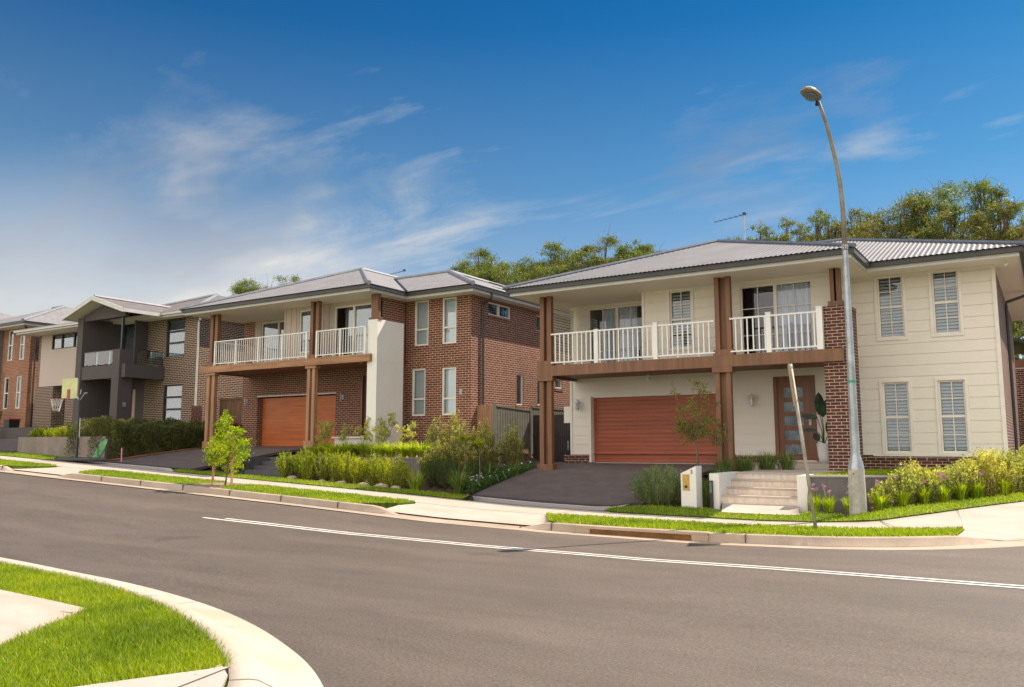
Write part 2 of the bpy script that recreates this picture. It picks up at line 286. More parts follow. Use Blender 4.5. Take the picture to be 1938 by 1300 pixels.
# ------------------------------------------------------------------ object helpers
def tag(o, label=None, cat=None, group=None, kind=None):
    if label: o['label'] = label
    if cat: o['category'] = cat
    if group: o['group'] = group
    if kind: o['kind'] = kind
    return o
def thing(name, loc, label, cat, group=None):
    o = bpy.data.objects.new(name, None); o.location = loc; o.empty_display_size = .2; C.objects.link(o)
    return tag(o, label, cat, group)
def root_loc(p):
    v = Vector((0, 0, 0))
    while p is not None: v += Vector(p.location); p = p.parent
    return v
class MB:
    def __init__(s): s.v = []; s.f = []; s.mi = []
    def face(s, pts, mi=0):
        n = len(s.v); s.v += [tuple(p) for p in pts]; s.f.append(tuple(range(n, n+len(pts)))); s.mi.append(mi); return s
    def box(s, x0, x1, y0, y1, z0, z1, mi=0):
        if x0 > x1: x0, x1 = x1, x0
        if y0 > y1: y0, y1 = y1, y0
        n = len(s.v); s.v += [(x, y, z) for z in (z0, z1) for x, y in ((x0, y0), (x1, y0), (x1, y1), (x0, y1))]
        for f in ((0, 3, 2, 1), (4, 5, 6, 7), (0, 1, 5, 4), (1, 2, 6, 5), (2, 3, 7, 6), (3, 0, 4, 7)): s.f.append(tuple(n+i for i in f)); s.mi.append(mi)
        return s
    def prism(s, poly, z0, z1, mi=0):
        """poly: (x,y) list; z0,z1 numbers or functions"""
        a = z0 if callable(z0) else (lambda x, y: z0); b = z1 if callable(z1) else (lambda x, y: z1)
        n = len(s.v); k = len(poly); s.v += [(x, y, a(x, y)) for x, y in poly]+[(x, y, b(x, y)) for x, y in poly]
        s.f.append(tuple(n+i for i in range(k))[::-1]); s.f.append(tuple(n+k+i for i in range(k))); s.mi += [mi, mi]
        for i in range(k): j = (i+1) % k; s.f.append((n+i, n+j, n+k+j, n+k+i)); s.mi.append(mi)
        return s
    def tube(s, pts, rad, k=8, mi=0, cap=True):
        pts = [Vector(p) for p in pts]; rad = rad if isinstance(rad, (list, tuple)) else [rad]*len(pts)
        n = len(s.v); ref = None
        for i, p in enumerate(pts):
            d = (pts[min(i+1, len(pts)-1)]-pts[max(i-1, 0)]).normalized()
            if ref is None: ref = Vector((0, 0, 1)) if abs(d.z) < .9 else Vector((1, 0, 0))
            a = (ref-d*ref.dot(d)).normalized(); b = d.cross(a); ref = a
            for j in range(k):
                an = 2*math.pi*(j+.5)/k; q = p+(a*math.cos(an)+b*math.sin(an))*rad[i]; s.v.append(tuple(q))
        for i in range(len(pts)-1):
            for j in range(k): jj = (j+1) % k; s.f.append((n+i*k+j, n+i*k+jj, n+(i+1)*k+jj, n+(i+1)*k+j)); s.mi.append(mi)
        if cap: s.f.append(tuple(n+j for j in range(k))[::-1]); s.f.append(tuple(n+(len(pts)-1)*k+j for j in range(k))); s.mi += [mi, mi]
        return s
    def lathe(s, cx, cy, prof, k=16, mi=0):
        n = len(s.v)
        for r, z in prof:
            for j in range(k): an = 2*math.pi*j/k; s.v.append((cx+r*math.cos(an), cy+r*math.sin(an), z))
        for i in range(len(prof)-1):
            for j in range(k): jj = (j+1) % k; s.f.append((n+i*k+j, n+i*k+jj, n+(i+1)*k+jj, n+(i+1)*k+j)); s.mi.append(mi)
        s.f.append(tuple(n+j for j in range(k))[::-1]); s.f.append(tuple(n+(len(prof)-1)*k+j for j in range(k))); s.mi += [mi, mi]
        return s
    def build(s, name, mats, parent=None, smooth=False, bevel=0):
        me = bpy.data.meshes.new(name)
        if parent is not None:
            L = root_loc(parent); vv = [(x-L.x, y-L.y, z-L.z) for x, y, z in s.v]
        else: vv = s.v
        me.from_pydata(vv, [], s.f)
        mats = mats if isinstance(mats, (list, tuple)) else [mats]
        for m in mats: me.materials.append(M[m])
        if len(mats) > 1: me.polygons.foreach_set('material_index', s.mi)
        if smooth: me.polygons.foreach_set('use_smooth', [True]*len(me.polygons))
        o = bpy.data.objects.new(name, me); C.objects.link(o)
        if parent is not None: o.parent = parent
        if bevel:
            b = o.modifiers.new('bevel', 'BEVEL'); b.width = bevel; b.segments = 2; b.limit_method = 'ANGLE'
        return o
def copy_tree(o, parent=None, loc=None, name=None):
    c = o.copy(); C.objects.link(c)
    if parent is not None: c.parent = parent
    if loc is not None: c.location = loc
    for ch in list(o.children): copy_tree(ch, c)
    return c
def np_mesh(name, V, quads, tris, mt, parent=None, smooth=False):
    me = bpy.data.meshes.new(name); V = np.asarray(V, np.float32)
    if parent is not None: L = root_loc(parent); V = V-np.array([L.x, L.y, L.z], np.float32)
    q = np.asarray(quads, np.int32).reshape(-1, 4) if quads is not None else np.zeros((0, 4), np.int32)
    t = np.asarray(tris, np.int32).reshape(-1, 3) if tris is not None else np.zeros((0, 3), np.int32)
    me.vertices.add(len(V)); me.vertices.foreach_set('co', V.ravel())
    me.loops.add(q.size+t.size); me.loops.foreach_set('vertex_index', np.concatenate([q.ravel(), t.ravel()]))
    me.polygons.add(len(q)+len(t))
    me.polygons.foreach_set('loop_start', np.concatenate([np.arange(len(q))*4, q.size+np.arange(len(t))*3]).astype(np.int32))
    me.update(calc_edges=True); me.materials.append(M[mt])
    if smooth: me.polygons.foreach_set('use_smooth', [True]*len(me.polygons))
    o = bpy.data.objects.new(name, me); C.objects.link(o)
    if parent is not None: o.parent = parent
    return o

# walls with openings -------------------------------------------------------
def wall(mb, ax, c, face, u0, u1, z0, z1, holes=(), th=.22, lap=0, rd=None, mi=0):
    """ax 'y': plane Y=c, u is X; ax 'x': plane X=c, u is Y. face = sign of the outward normal."""
    rd = rd or th
    def P(u, z, d):
        k = c-face*d
        return (u, k, z) if ax == 'y' else (k, u, z)
    us = sorted({u0, u1, *[h[0] for h in holes], *[h[1] for h in holes]}); us = [u for u in us if u0 <= u <= u1]
    zs = {z0, z1, *[h[2] for h in holes], *[h[3] for h in holes]}
    laps = []
    if lap:
        k = z0+lap
        while k < z1-.02: laps.append(k); k += lap
        zs |= set(laps) | {l-.016 for l in laps}
    zs = sorted(z for z in zs if z0 <= z <= z1)
    def off(z, top):
        if not lap: return 0
        k = (z-z0)/lap; fr = k-math.floor(k+1e-6)
        if top and fr < 1e-4: fr = 1
        return -.004*(1-fr)
    for i in range(len(us)-1):
        for j in range(len(zs)-1):
            a, b, p, q = us[i], us[i+1], zs[j], zs[j+1]
            um, zm = (a+b)/2, (p+q)/2
            if any(h[0] < um < h[1] and h[2] < zm < h[3] for h in holes): continue
            if lap and any(abs(q-l) < 1e-6 and abs(p-l+.016) < 1e-6 for l in laps):   # shadow groove between boards
                mb.face([P(a, p, .014), P(b, p, .014), P(b, q, .014), P(a, q, .014)], mi); mb.face([P(a, p, off(p, 0)), P(b, p, off(p, 0)), P(b, p, .014), P(a, p, .014)], mi)
            else: mb.face([P(a, p, off(p, 0)), P(b, p, off(p, 0)), P(b, q, off(q, 1)), P(a, q, off(q, 1))], mi)
            mb.face([P(a, p, th), P(a, q, th), P(b, q, th), P(b, p, th)], mi)
            if lap and any(abs(p-l) < 1e-6 for l in laps):
                mb.face([P(a, p, .014), P(b, p, .014), P(b, p, off(p, 0)), P(a, p, off(p, 0))], mi)
    for h in holes:
        a, b, p, q = h[:4]
        for s, t in (((a, p), (a, q)), ((a, q), (b, q)), ((b, q), (b, p)), ((b, p), (a, p))):
            mb.face([P(s[0], s[1], 0), P(t[0], t[1], 0), P(t[0], t[1], rd), P(s[0], s[1], rd)], mi)
    for s, t in (((u0, z0), (u0, z1)), ((u0, z1), (u1, z1)), ((u1, z1), (u1, z0)), ((u1, z0), (u0, z0))):
        mb.face([P(s[0], s[1], 0), P(t[0], t[1], 0), P(t[0], t[1], th), P(s[0], s[1], th)], mi)
    return mb
def bx(mb, ax, c, face, u0, u1, z0, z1, d0, d1, mi=0):
    """box on a facade between depths d0 (outer) and d1 (inner)"""
    a, b = c-face*d0, c-face*d1
    if ax == 'y': mb.box(u0, u1, min(a, b), max(a, b), z0, z1, mi)
    else: mb.box(min(a, b), max(a, b), u0, u1, z0, z1, mi)
def window(par, ax, c, face, u0, u1, z0, z1, fr='cream_trim', fw=.05, bu=(), bz=(), bt=.022, mid=None, infill='blind', glass='glass', d=.06, sill=None, surround=0, split=None, label=None, name='window', backdark=True, curt=None):
    f = MB()
    bx(f, ax, c, face, u0, u0+fw, z0, z1, d-.03, d+.05); bx(f, ax, c, face, u1-fw, u1, z0, z1, d-.03, d+.05)
    bx(f, ax, c, face, u0+fw, u1-fw, z1-fw, z1, d-.03, d+.05); bx(f, ax, c, face, u0+fw, u1-fw, z0, z0+fw, d-.03, d+.05)
    if mid is not None: bx(f, ax, c, face, u0+fw, u1-fw, mid-.03, mid+.03, d-.02, d+.045)
    for b in bu: bx(f, ax, c, face, b-bt/2, b+bt/2, z0+fw, z1-fw, d-.01, d+.02)
    for b in bz: bx(f, ax, c, face, u0+fw, u1-fw, b-bt/2, b+bt/2, d-.008, d+.018)
    if split is not None:
        for b in split: bx(f, ax, c, face, b-.045, b+.045, z0+fw, z1-fw, d-.025, d+.05)
    w = f.build(name, fr, par)
    if label: w['label'] = label
    if surround:
        s = MB(); e = surround
        for q in ((u0-e, u0, z0-e, z1+e), (u1, u1+e, z0-e, z1+e), (u0, u1, z1, z1+e), (u0, u1, z0-e, z0)): bx(s, ax, c, face, *q, -.03, .01)
        s.build('surround', fr, w)
    g = MB(); bx(g, ax, c, face, u0+fw, u1-fw, z0+fw, z1-fw, d+.022, d+.026); g.build('glass_pane', glass, w)
    if infill == 'blind':
        b = MB(); bx(b, ax, c, face, u0+fw, u1-fw, z0+fw*.5, z1-fw, d+.09, d+.094); b.build('blind', 'blind', w)
    elif infill == 'shutter':
        b = MB(); z = z0+fw+.02; pitch = .088
        cols = [(u0+fw+.01, (u0+u1)/2-.012), ((u0+u1)/2+.012, u1-fw-.01)]
        while z < z1-fw-.04:
            for a, q in cols:
                k1, k2 = c-face*(d+.06), c-face*(d+.105)
                if ax == 'y': b.face([(a, k1, z), (q, k1, z), (q, k2, z+.062), (a, k2, z+.062)])
                else: b.face([(k1, a, z), (k1, q, z), (k2, q, z+.062), (k2, a, z+.062)])
            z += pitch
        b.build('shutter', 'shutter', w)
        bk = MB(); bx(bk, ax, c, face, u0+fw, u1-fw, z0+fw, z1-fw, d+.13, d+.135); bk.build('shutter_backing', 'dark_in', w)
    elif infill == 'curtain':
        b = MB(); a, q = curt or (u0+fw, u1-fw); n = max(6, int((q-a)/.025)); prev = None
        for i in range(n+1):
            u = a+(q-a)*i/n; dd = d+.10+.035*math.sin(i*1.15)+.012*math.sin(i*.37); k = c-face*dd
            p = [(u, k, z0+.02), (u, k, z1-fw)] if ax == 'y' else [(k, u, z0+.02), (k, u, z1-fw)]
            if prev: b.face([prev[0], p[0], p[1], prev[1]])
            prev = p
        b.build('curtain', 'curtain', w)
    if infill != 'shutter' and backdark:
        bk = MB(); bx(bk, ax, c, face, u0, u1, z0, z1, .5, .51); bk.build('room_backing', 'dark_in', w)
    if sill:
        s = MB(); n = int((u1-u0+.1)/.085)
        for i in range(n): a = u0-.05+i*.085; bx(s, ax, c, face, a, a+.074, z0-.115, z0-.004, -.03, .05)
        s.build('sill', sill, w)
    return w
# roofs -------------------------------------------------------------------
def strip_roof(mb, poly, zf, ux, step, amp, period=.15, th=.0):
    """poly (x,y); ribs run across u ('x' or 'y'); top sheet with corrugation"""
    U = [p[0] if ux == 'x' else p[1] for p in poly]; Vv = [p[1] if ux == 'x' else p[0] for p in poly]
    u0, u1 = min(U), max(U); n = max(1, int((u1-u0)/step)); prev = None
    for i in range(n+1):
        u = u0+(u1-u0)*i/n; uu = min(max(u, u0+1e-5), u1-1e-5); hits = []
        for k in range(len(poly)):
            a, b = (U[k], Vv[k]), (U[(k+1) % len(poly)], Vv[(k+1) % len(poly)])
            if (a[0]-uu)*(b[0]-uu) <= 0 and abs(a[0]-b[0]) > 1e-9: t = (uu-a[0])/(b[0]-a[0]); hits.append(a[1]+t*(b[1]-a[1]))
        if not hits: continue
        v0, v1 = min(hits), max(hits); dz = amp*math.sin(2*math.pi*u/period) if amp else 0
        p = []
        for v in (v0, v1):
            x, y = (u, v) if ux == 'x' else (v, u); p.append((x, y, zf(x, y)+dz))
        if prev: mb.face([prev[0], p[0], p[1], prev[1]])
        prev = p
def offset_poly(poly, d):
    n = len(poly); out = []
    area = sum(poly[i][0]*poly[(i+1) % n][1]-poly[(i+1) % n][0]*poly[i][1] for i in range(n)); sgn = 1 if area > 0 else -1
    for i in range(n):
        a, b, c = poly[i-1], poly[i], poly[(i+1) % n]
        e1 = Vector((b[0]-a[0], b[1]-a[1])).normalized(); e2 = Vector((c[0]-b[0], c[1]-b[1])).normalized()
        n1 = Vector((e1.y, -e1.x))*sgn; n2 = Vector((e2.y, -e2.x))*sgn
        out.append((b[0]+(n1.x+n2.x)*d, b[1]+(n1.y+n2.y)*d))
    return out
def band(mb, poly, o0, o1, z0, z1, mi=0):
    A, B = offset_poly(poly, o0), offset_poly(poly, o1); n = len(poly)
    for i in range(n):
        j = (i+1) % n
        for q in ([(*B[i], z0), (*B[j], z0), (*B[j], z1), (*B[i], z1)], [(*A[i], z0), (*A[j], z0), (*A[j], z1), (*A[i], z1)],
                  [(*A[i], z1), (*A[j], z1), (*B[j], z1), (*B[i], z1)], [(*A[i], z0), (*A[j], z0), (*B[j], z0), (*B[i], z0)]): mb.face(q, mi)
def eaves(par, poly, zs, gm='gutter', fm='fascia', sm='soffit', gh=.13):
    s = MB(); s.face([(x, y, zs) for x, y in poly]); s.face([(x, y, zs+.02) for x, y in poly]); s.build('soffit', sm, par)
    f = MB(); band(f, poly, 0, .025, zs-.02, zs+.17); f.build('fascia', fm, par)
    g = MB(); band(g, poly, .027, .125, zs+.075, zs+.075+gh); g.build('gutter', gm, par, bevel=.012)
def ridge_tube(mb, pts, r=.07):
    for a, b in pts: mb.tube([a, b], r, 6)

# ------------------------------------------------------------------ ground heights
def itp(x, xs, ys): return float(np.interp(x, xs, ys))
SX = [-90, -60, -29.3, -25.1, -20.75, -14.87, -11.05, -8.1, -5.16, -3.2, 0, 10, 40]
SZ = [1.85, .55, -.79, -.97, -1.15, -1.40, -1.58, -1.65, -1.67, -1.63, -1.60, -1.50, -1.2]
def S(x): return np.interp(x, SX, SZ)
def Nn(x): return np.interp(x, [-90, -30, -15, -10, -6, 0, 40], [1.0, -1.2, -1.75, -1.68, -1.655, -1.66, -1.5])
def rise(x, y): return .12*np.clip(np.asarray(y)-17., 0, 6)*np.clip((np.asarray(x)+4.)/1.2, 0, 1)
def road_z(x, y): return Nn(x)+(S(x)-Nn(x))*np.clip((y-6.)/8.3, 0, 1.2)+rise(x, y)
def vb(x, y): return .11*np.clip((np.asarray(y)-17.45)/1., 0, 1)*np.clip((np.asarray(x)+9.2)/.6, 0, 1)*np.clip((-3.6-np.asarray(x))/.6, 0, 1)
def F(x, y):   # verge / footpath level
    return S(x)+.13+rise(x, y)+vb(x, y)
def LV(x): return np.interp(x, [-90, -56, -48.2, -47.2, -33, -31, -29.5, -18, -16.6, -15.6, 40], [1.6, 1.3, 1.15, .55, .35, .0, -.07, -.10, -.25, -.62, -.62])
def T(x, y):   # lots behind the footpath
    x = np.asarray(x, float); y = np.asarray(y, float)
    p = np.clip((y-18.5)/5.6, 0, 1)
    xb = np.interp(y, [18.5, 19.12, 19.5, 19.95, 20.6, 21.3, 22, 24, 40], [-4.6, -4.5, -3.7, -2.9, -2.2, -1.4, -.7, -.5, -.4])
    p = p*np.clip((xb-x)/.5, 0, 1); return F(x, y)*(1-p)+LV(x)*p
def corner_x(y): return np.interp(y, [14.3, 14.75, 15.45, 16.1, 16.85, 18.3, 20, 22, 40, 90], [-3.2, -2.25, -1.31, -.7, -.2, .5, 1., 1.2, 1.5, 1.6])
def sheet(name, A, B, zf, mt, nu, nv, dz=0., skirt=0., kind='structure', parent=None):
    """surface between two polylines of equal point count, draped on zf"""
    A = np.array(A, float); B = np.array(B, float)
    def res(P):
        s = np.linspace(0, len(P)-1, nu+1); return np.stack([np.interp(s, range(len(P)), P[:, i]) for i in (0, 1)], 1)
    A, B = res(A), res(B); t = np.linspace(0, 1, nv+1)[:, None, None]
    P = A[None]*(1-t)+B[None]*t; x, y = P[..., 0].ravel(), P[..., 1].ravel(); z = zf(x, y)+dz
    V = np.stack([x, y, z], 1); i = np.arange(nv)[:, None]*(nu+1)+np.arange(nu)[None]; i = i.ravel()
    Q = np.stack([i, i+1, i+nu+2, i+nu+1], 1)
    if skirt:
        edge = np.concatenate([np.arange(nu+1), (np.arange(1, nv+1))*(nu+1)+nu, nv*(nu+1)+np.arange(nu-1, -1, -1), np.arange(nv-1, 0, -1)*(nu+1)])
        n0 = len(V); lo = V[edge].copy(); lo[:, 2] -= skirt; V = np.concatenate([V, lo]); m = len(edge); k = np.arange(m)
        Q = np.concatenate([Q, np.stack([edge, edge[(k+1) % m], n0+(k+1) % m, n0+k], 1)])
    o = np_mesh(name, V, Q, None, mt, parent)
    if kind: o['kind'] = kind
    return o
rng = np.random.default_rng(7)
def blades_mesh(name, P, h, w, mt, lean=.5, parent=None):
    n = len(P); a = rng.uniform(0, 2*np.pi, n); hh = h*rng.uniform(.55, 1.25, n); ww = w*rng.uniform(.7, 1.3, n)
    s = np.stack([np.cos(a), np.sin(a), np.zeros(n)], 1); b = rng.uniform(0, 2*np.pi, n); l = lean*rng.uniform(.1, 1.1, n)*hh
    ld = np.stack([np.cos(b)*l, np.sin(b)*l, np.zeros(n)], 1); up_ = np.array([0, 0, 1.])
    v0 = P-s*ww[:, None]/2; v1 = P+s*ww[:, None]/2; md = P+ld*.35+up_*hh[:, None]*.6; v2 = md+s*ww[:, None]*.4; v3 = md-s*ww[:, None]*.4; v4 = P+ld+up_*hh[:, None]
    V = np.stack([v0, v1, v2, v3, v4], 1).reshape(-1, 3); i = np.arange(n)*5
    return np_mesh(name, V, np.stack([i, i+1, i+2, i+3], 1), np.stack([i+3, i+2, i+4], 1), mt, parent)
def pts_between(A, B, n, zf, dz=0., edge=.0):
    A = np.array(A, float); B = np.array(B, float); L = np.concatenate([[0], np.cumsum(np.hypot(*np.diff((A+B)/2, axis=0).T))])
    wdt = np.hypot(*(A-B).T); s = rng.uniform(0, 1, n*3); pos_ = s*L[-1]; keep = rng.uniform(0, 1, n*3) < np.interp(pos_, L, wdt)/wdt.max(); pos_ = pos_[keep][:n]
    t = rng.uniform(-edge, 1+edge, len(pos_))[:, None]
    a = np.stack([np.interp(pos_, L, A[:, i]) for i in (0, 1)], 1); b = np.stack([np.interp(pos_, L, B[:, i]) for i in (0, 1)], 1)
    p = a*(1-t)+b*t; return np.concatenate([p, (zf(p[:, 0], p[:, 1])+dz)[:, None]], 1)
def line(x0, x1, y, n=30): return [(x0+(x1-x0)*i/(n-1), y) for i in range(n)]
# ------------------------------------------------------------------ ground
def flat_far(x, y): return 0*x-2.6
sheet('ground', [(-1500, -900), (1500, -900)], [(-1500, 2600), (1500, 2600)], flat_far, 'grassbase', 2, 2)
xs_ = np.concatenate([np.linspace(-90, -32, 30), np.linspace(-30, 2, 65), np.linspace(4, 34, 12)])
sheet('road', [(x, -14) for x in xs_], [(x, 19) for x in xs_], road_z, 'asphalt', 200, 66)
sheet('road', [(-2, 19), (20, 19)], [(-2, 90), (20, 90)], road_z, 'asphalt', 22, 60)
yy = [14.44, 14.75, 15.1, 15.45, 15.9, 16.3, 17, 17.5, 18.5, 19.5, 21, 22, 24.1, 30, 50, 90]
sheet('earth', [(-90, y) for y in yy], [(float(corner_x(y))-.1, y) for y in yy], lambda x, y: T(x, y)-.07-.05*np.clip((y-14.4)/.3, 0, 1), 'soil', 60, 160)
sheet('hill', [(-170, 70), (-60, 62), (40, 60)], [(-170, 170), (-60, 170), (60, 170)], lambda x, y: 1.2+np.clip((y-62)/50, 0, 1)*3.2, 'grassbase', 20, 10)
def sweep(name, path, prof, mt, zf, low=None, side=1, n=None, kind='structure'):
    P = [Vector(p) for p in path]; V = []; Fq = []
    for i, p in enumerate(P):
        d = (P[min(i+1, len(P)-1)]-P[max(i-1, 0)]).normalized(); nn = Vector((-d.y, d.x))*side
        g = low(p.x) if low else 1.
        for o, z in prof:
            q = p+nn*o; V.append((q.x, q.y, float(zf(p.x, p.y))+(z if z < .02 else .02+(z-.02)*g)))
    k = len(prof)
    for i in range(len(P)-1):
        for j in range(k-1): Fq.append((i*k+j, (i+1)*k+j, (i+1)*k+j+1, i*k+j+1))
    o = np_mesh(name, V, Fq, None, mt); return tag(o, kind=kind)
def dense(pts, st=.25):
    out = []
    for a, b in zip(pts[:-1], pts[1:]):
        n = max(1, int(math.dist(a, b)/st)); out += [(a[0]+(b[0]-a[0])*i/n, a[1]+(b[1]-a[1])*i/n) for i in range(n)]
    return out+[pts[-1]]
def smooth_path(pts, it=2):
    for _ in range(it):
        q = [pts[0]]
        for a, b in zip(pts[:-1], pts[1:]): q += [(a[0]*.75+b[0]*.25, a[1]*.75+b[1]*.25), (a[0]*.25+b[0]*.75, a[1]*.25+b[1]*.75)]
        pts = q+[pts[-1]]
    return pts
kp = dense(smooth_path([(-90, 14.3), (-4, 14.3), (-3.2, 14.32), (-2.25, 14.7), (-1.31, 15.4), (-.7, 16.1), (-.2, 16.85), (.5, 18.3), (1., 20), (1.2, 22), (1.5, 40), (1.6, 88)]))
def lowf(x):
    v = 1
    for a, b in ((-28.7, -25.8), (-12.3, -8.95), (-.75, 1.4)): v = min(v, np.interp(x, [a-.55, a, b, b+.55], [1, 0, 0, 1]))
    return float(v)
prof = [(-.36, .003), (-.34, .008), (-.02, .004), (.0, .01), (.025, .135), (.045, .15), (.16, .152), (.165, -.1)]
sweep('kerb', kp, prof, 'kerb', lambda x, y: road_z(x, y), lowf)
js = MB()   # construction joints of the kerb
for x in np.arange(-33, -3.3, 1.9):
    z = float(road_z(x, 14.3)); g = lowf(x)
    if g > .9: js.box(x-.006, x+.006, 14.29, 14.47, z+.01, z+.1545)
js.box(-9.02, -9.0, 14.29, 14.44, float(S(-9))+.0, float(S(-9))+.03)
tag(js.build('kerb_joints', 'joint'), kind='structure')
# kerb inlet of the storm drain
pit = thing('drain_inlet', (-6.6, 14.3, -1.66), 'long dark storm drain slot cut into the kerb in front of the cream house', 'drain')
b = MB(); z0 = -1.668
b.box(-7.45, -5.45, 14.282, 14.34, z0+.012, z0+.105); b.build('opening', 'pit', pit)
b = MB(); b.box(-7.75, -7.45, 14.27, 14.34, z0+.0, z0+.15); b.box(-5.45, -5.15, 14.27, 14.34, z0+.0, z0+.15); b.box(-7.75, -5.15, 14.265, 14.47, z0+.105, z0+.163); b.build('lintel', 'kerb', pit, bevel=.012)
# footpaths and crossings
fz = lambda x, y: F(x, y)
near = [(-90, 16.0)]+line(-60, -3.2, 16.0, 40)+[(-2.57, 16.14), (-2.11, 16.5), (-1.75, 16.9), (-1.38, 17.35)]
far = [(-90, 17.4)]+line(-60, -3.2, 17.4, 40)+[(-2.85, 17.52), (-2.45, 17.95), (-2.05, 18.35), (-1.66, 18.78)]
sheet('footpath', near, far, fz, 'path', 240, 4, .0, .06)
cornerA = [(-1.52, 15.40), (-1.12, 15.76), (-.80, 16.16), (-.35, 16.8), (.35, 18.3), (.95, 20.5), (1.35, 40)]
cornerB = [(-1.46, 16.0), (-1.46, 17.3), (-1.66, 18.78), (-1.2, 19.25), (-.57, 19.86), (.2, 21.2), (.4, 40)]
kxy = np.array([p for p in kp if p[0] > -3.5])
def fz2(x, y):
    x = np.asarray(x, float); d = np.min(np.hypot(x[:, None]-kxy[None, :, 0], np.asarray(y)[:, None]-kxy[None, :, 1]), axis=1)
    return F(x, y)+.004-.098*(1-np.array([lowf(v) for v in x]))*np.clip(1.15-d/1.0, 0, 1)
sheet('footpath', cornerA, cornerB, fz2, 'path', 60, 10, .0, .05)
j = MB()
for x in list(np.arange(-36.5, -13, 3.0))+[-9.3, -7.2, -5.2]:
    zz = float(F(x, 16.7))+.003; j.face([(x, 16., zz), (x+.012, 16., zz), (x+.012, 17.4, zz), (x, 17.4, zz)])
for a, b_ in (((-2.9, 17.5), (-2.35, 16.3)), ((-1.38, 16.05), (-.62, 16.3))):
    zz = float(F(a[0], a[1]))+.008; j.face([(a[0], a[1], zz), (a[0]+.02, a[1]+.015, zz), (b_[0]+.02, b_[1]+.015, float(F(*b_))+.008), (b_[0], b_[1], float(F(*b_))+.008)])
tag(j.build('path_joints', 'joint'), kind='structure')
def apron(x0, x1, x0b, x1b, y0=14.45, y1=16.0, m='path'):
    sheet('driveway_crossing', [(x0, y0), (x1, y0)], [(x0b, y1), (x1b, y1)], lambda x, y: F(x, y)+.002-.10*np.clip((16-y)/1.55, 0, 1), m, 14, 8, 0, .05)
apron(-12.9, -8.4, -13.2, -9.3); apron(-29.3, -25.2, -28.6, -26.6)
sheet('driveway_crossing', [(-12.3, 17.4), (-8.6, 17.4)], [(-13.2, 18.55), (-8.6, 18.55)], lambda x, y: F(x, y)+.004, 'crossover', 10, 4, 0, .05)
sheet('driveway_crossing', [(-31.5, 17.4), (-24.3, 17.4)], [(-30.6, 18.55), (-26.3, 18.55)], lambda x, y: F(x, y)+.004, 'crossover', 10, 4, 0, .05)
def drive(name, xa0, xa1, xb0, xb1, yb, zb, pts):
    ys = [p[0] for p in pts]; 
    def zf(x, y):
        k = np.interp(y, ys, [p[1] for p in pts]); f = F(x, np.full_like(x, 18.5)); return f+(zb-f)*k
    sheet(name, [(xa0, 18.55)]+[(xa0+(xb0-xa0)*np.interp(t, [0, .45, 1], [0, .85, 1]), 18.55+(yb-18.55)*t) for t in (.15, .3, .45, .6, .8, 1)],
          [(xa1, 18.55)]+[(xa1+(xb1-xa1)*t, 18.55+(yb-18.55)*t) for t in (.15, .3, .45, .6, .8, 1)], zf, 'drive', 24, 20, .006, .08)
drive('driveway', -13.25, -8.3, -13.6, -7.95, 24.85, -.57, [(18.5, 0), (22.3, .80), (24.6, 1), (25, 1)])
sheet('driveway', [(-16.4, 22.6), (-13.6, 22.2)], [(-16.4, 26.8), (-13.5, 26.8)], lambda x, y: np.interp(y, [22, 24.6, 27], [-.79, -.60, -.60])+0*x, 'drive', 10, 10, .0, .1)
drive('driveway', -30.2, -25.3, -30.2, -24.2, 24.75, -.03, [(18.5, 0), (22.3, .80), (24.4, 1), (25, 1)])
# edging strip along the hedge
sheet('garden_edging', [(-30.75, 18.6), (-30.5, 24)], [(-30.25, 18.6), (-30.2, 24)], lambda x, y: F(x, 18.5)+(-.03-F(x, 18.5))*np.interp(y, [18.5, 22.3, 24.4], [0, .8, 1])+.03, 'edging', 14, 2, 0, .1)
# road marking: double line
for dy in (0, .17):
    sheet('road_marking', [(-15.2+dy*3, 11.52+dy), (-6.15, 11.50+dy), (-.4, 11.33+dy), (8, 11.0+dy)], [(-15.2+dy*3, 11.60+dy), (-6.15, 11.58+dy), (-.4, 11.41+dy), (8, 11.08+dy)], road_z, 'paint', 90, 1, .005)
# near side: kerb, lawn and paths
nk = dense(smooth_path([(-60, 8.8), (-24, 7.6), (-13.86, 6.85), (-11.39, 6.55), (-9.45, 6.30), (-8.2, 6.05), (-7.13, 5.75), (-6.22, 5.40), (-5.3, 4.96), (-4.71, 4.62), (-4.15, 4.2), (-3.6, 3.6), (-3.2, 2.5), (-3, .5), (-2.9, -12)]))
nprof = [(-.0, .003), (.03, .012), (.26, .02), (.36, .08), (.44, .125), (.50, .135), (.62, .137), (.63, -.1)]
sweep('kerb', nk, nprof, 'kerb_near', road_z, None, -1)
jn = MB()
def nearjoint(i, w=.012):
    a = Vector(nk[i]); d = (Vector(nk[i+1])-Vector(nk[i-1])).normalized(); n_ = Vector((d.y, -d.x))
    for (o0, q0), (o1, q1) in zip(nprof[1:-2], nprof[2:-1]):
        p, q = a+n_*o0, a+n_*o1; z = float(road_z(a.x, a.y))+.004
        jn.face([(p.x, p.y, z+q0), (q.x, q.y, z+q1), (q.x+d.x*w, q.y+d.y*w, z+q1), (p.x+d.x*w, p.y+d.y*w, z+q0)])
idx = [min(range(1, len(nk)-1), key=lambda k: math.dist(nk[k], p)) for p in ((-7.9, 6.0), (-4.22, 4.27), (-12, 6.65))]
for i in idx: nearjoint(i)
tag(jn.build('kerb_joints', 'joint'), kind='structure')
nz = lambda x, y: road_z(x, y)+.125
nin = []
for i, p in enumerate(nk):
    d = (Vector(nk[min(i+1, len(nk)-1)])-Vector(nk[max(i-1, 0)])).normalized(); nin.append((p[0]+d.y*.61, p[1]-d.x*.61))
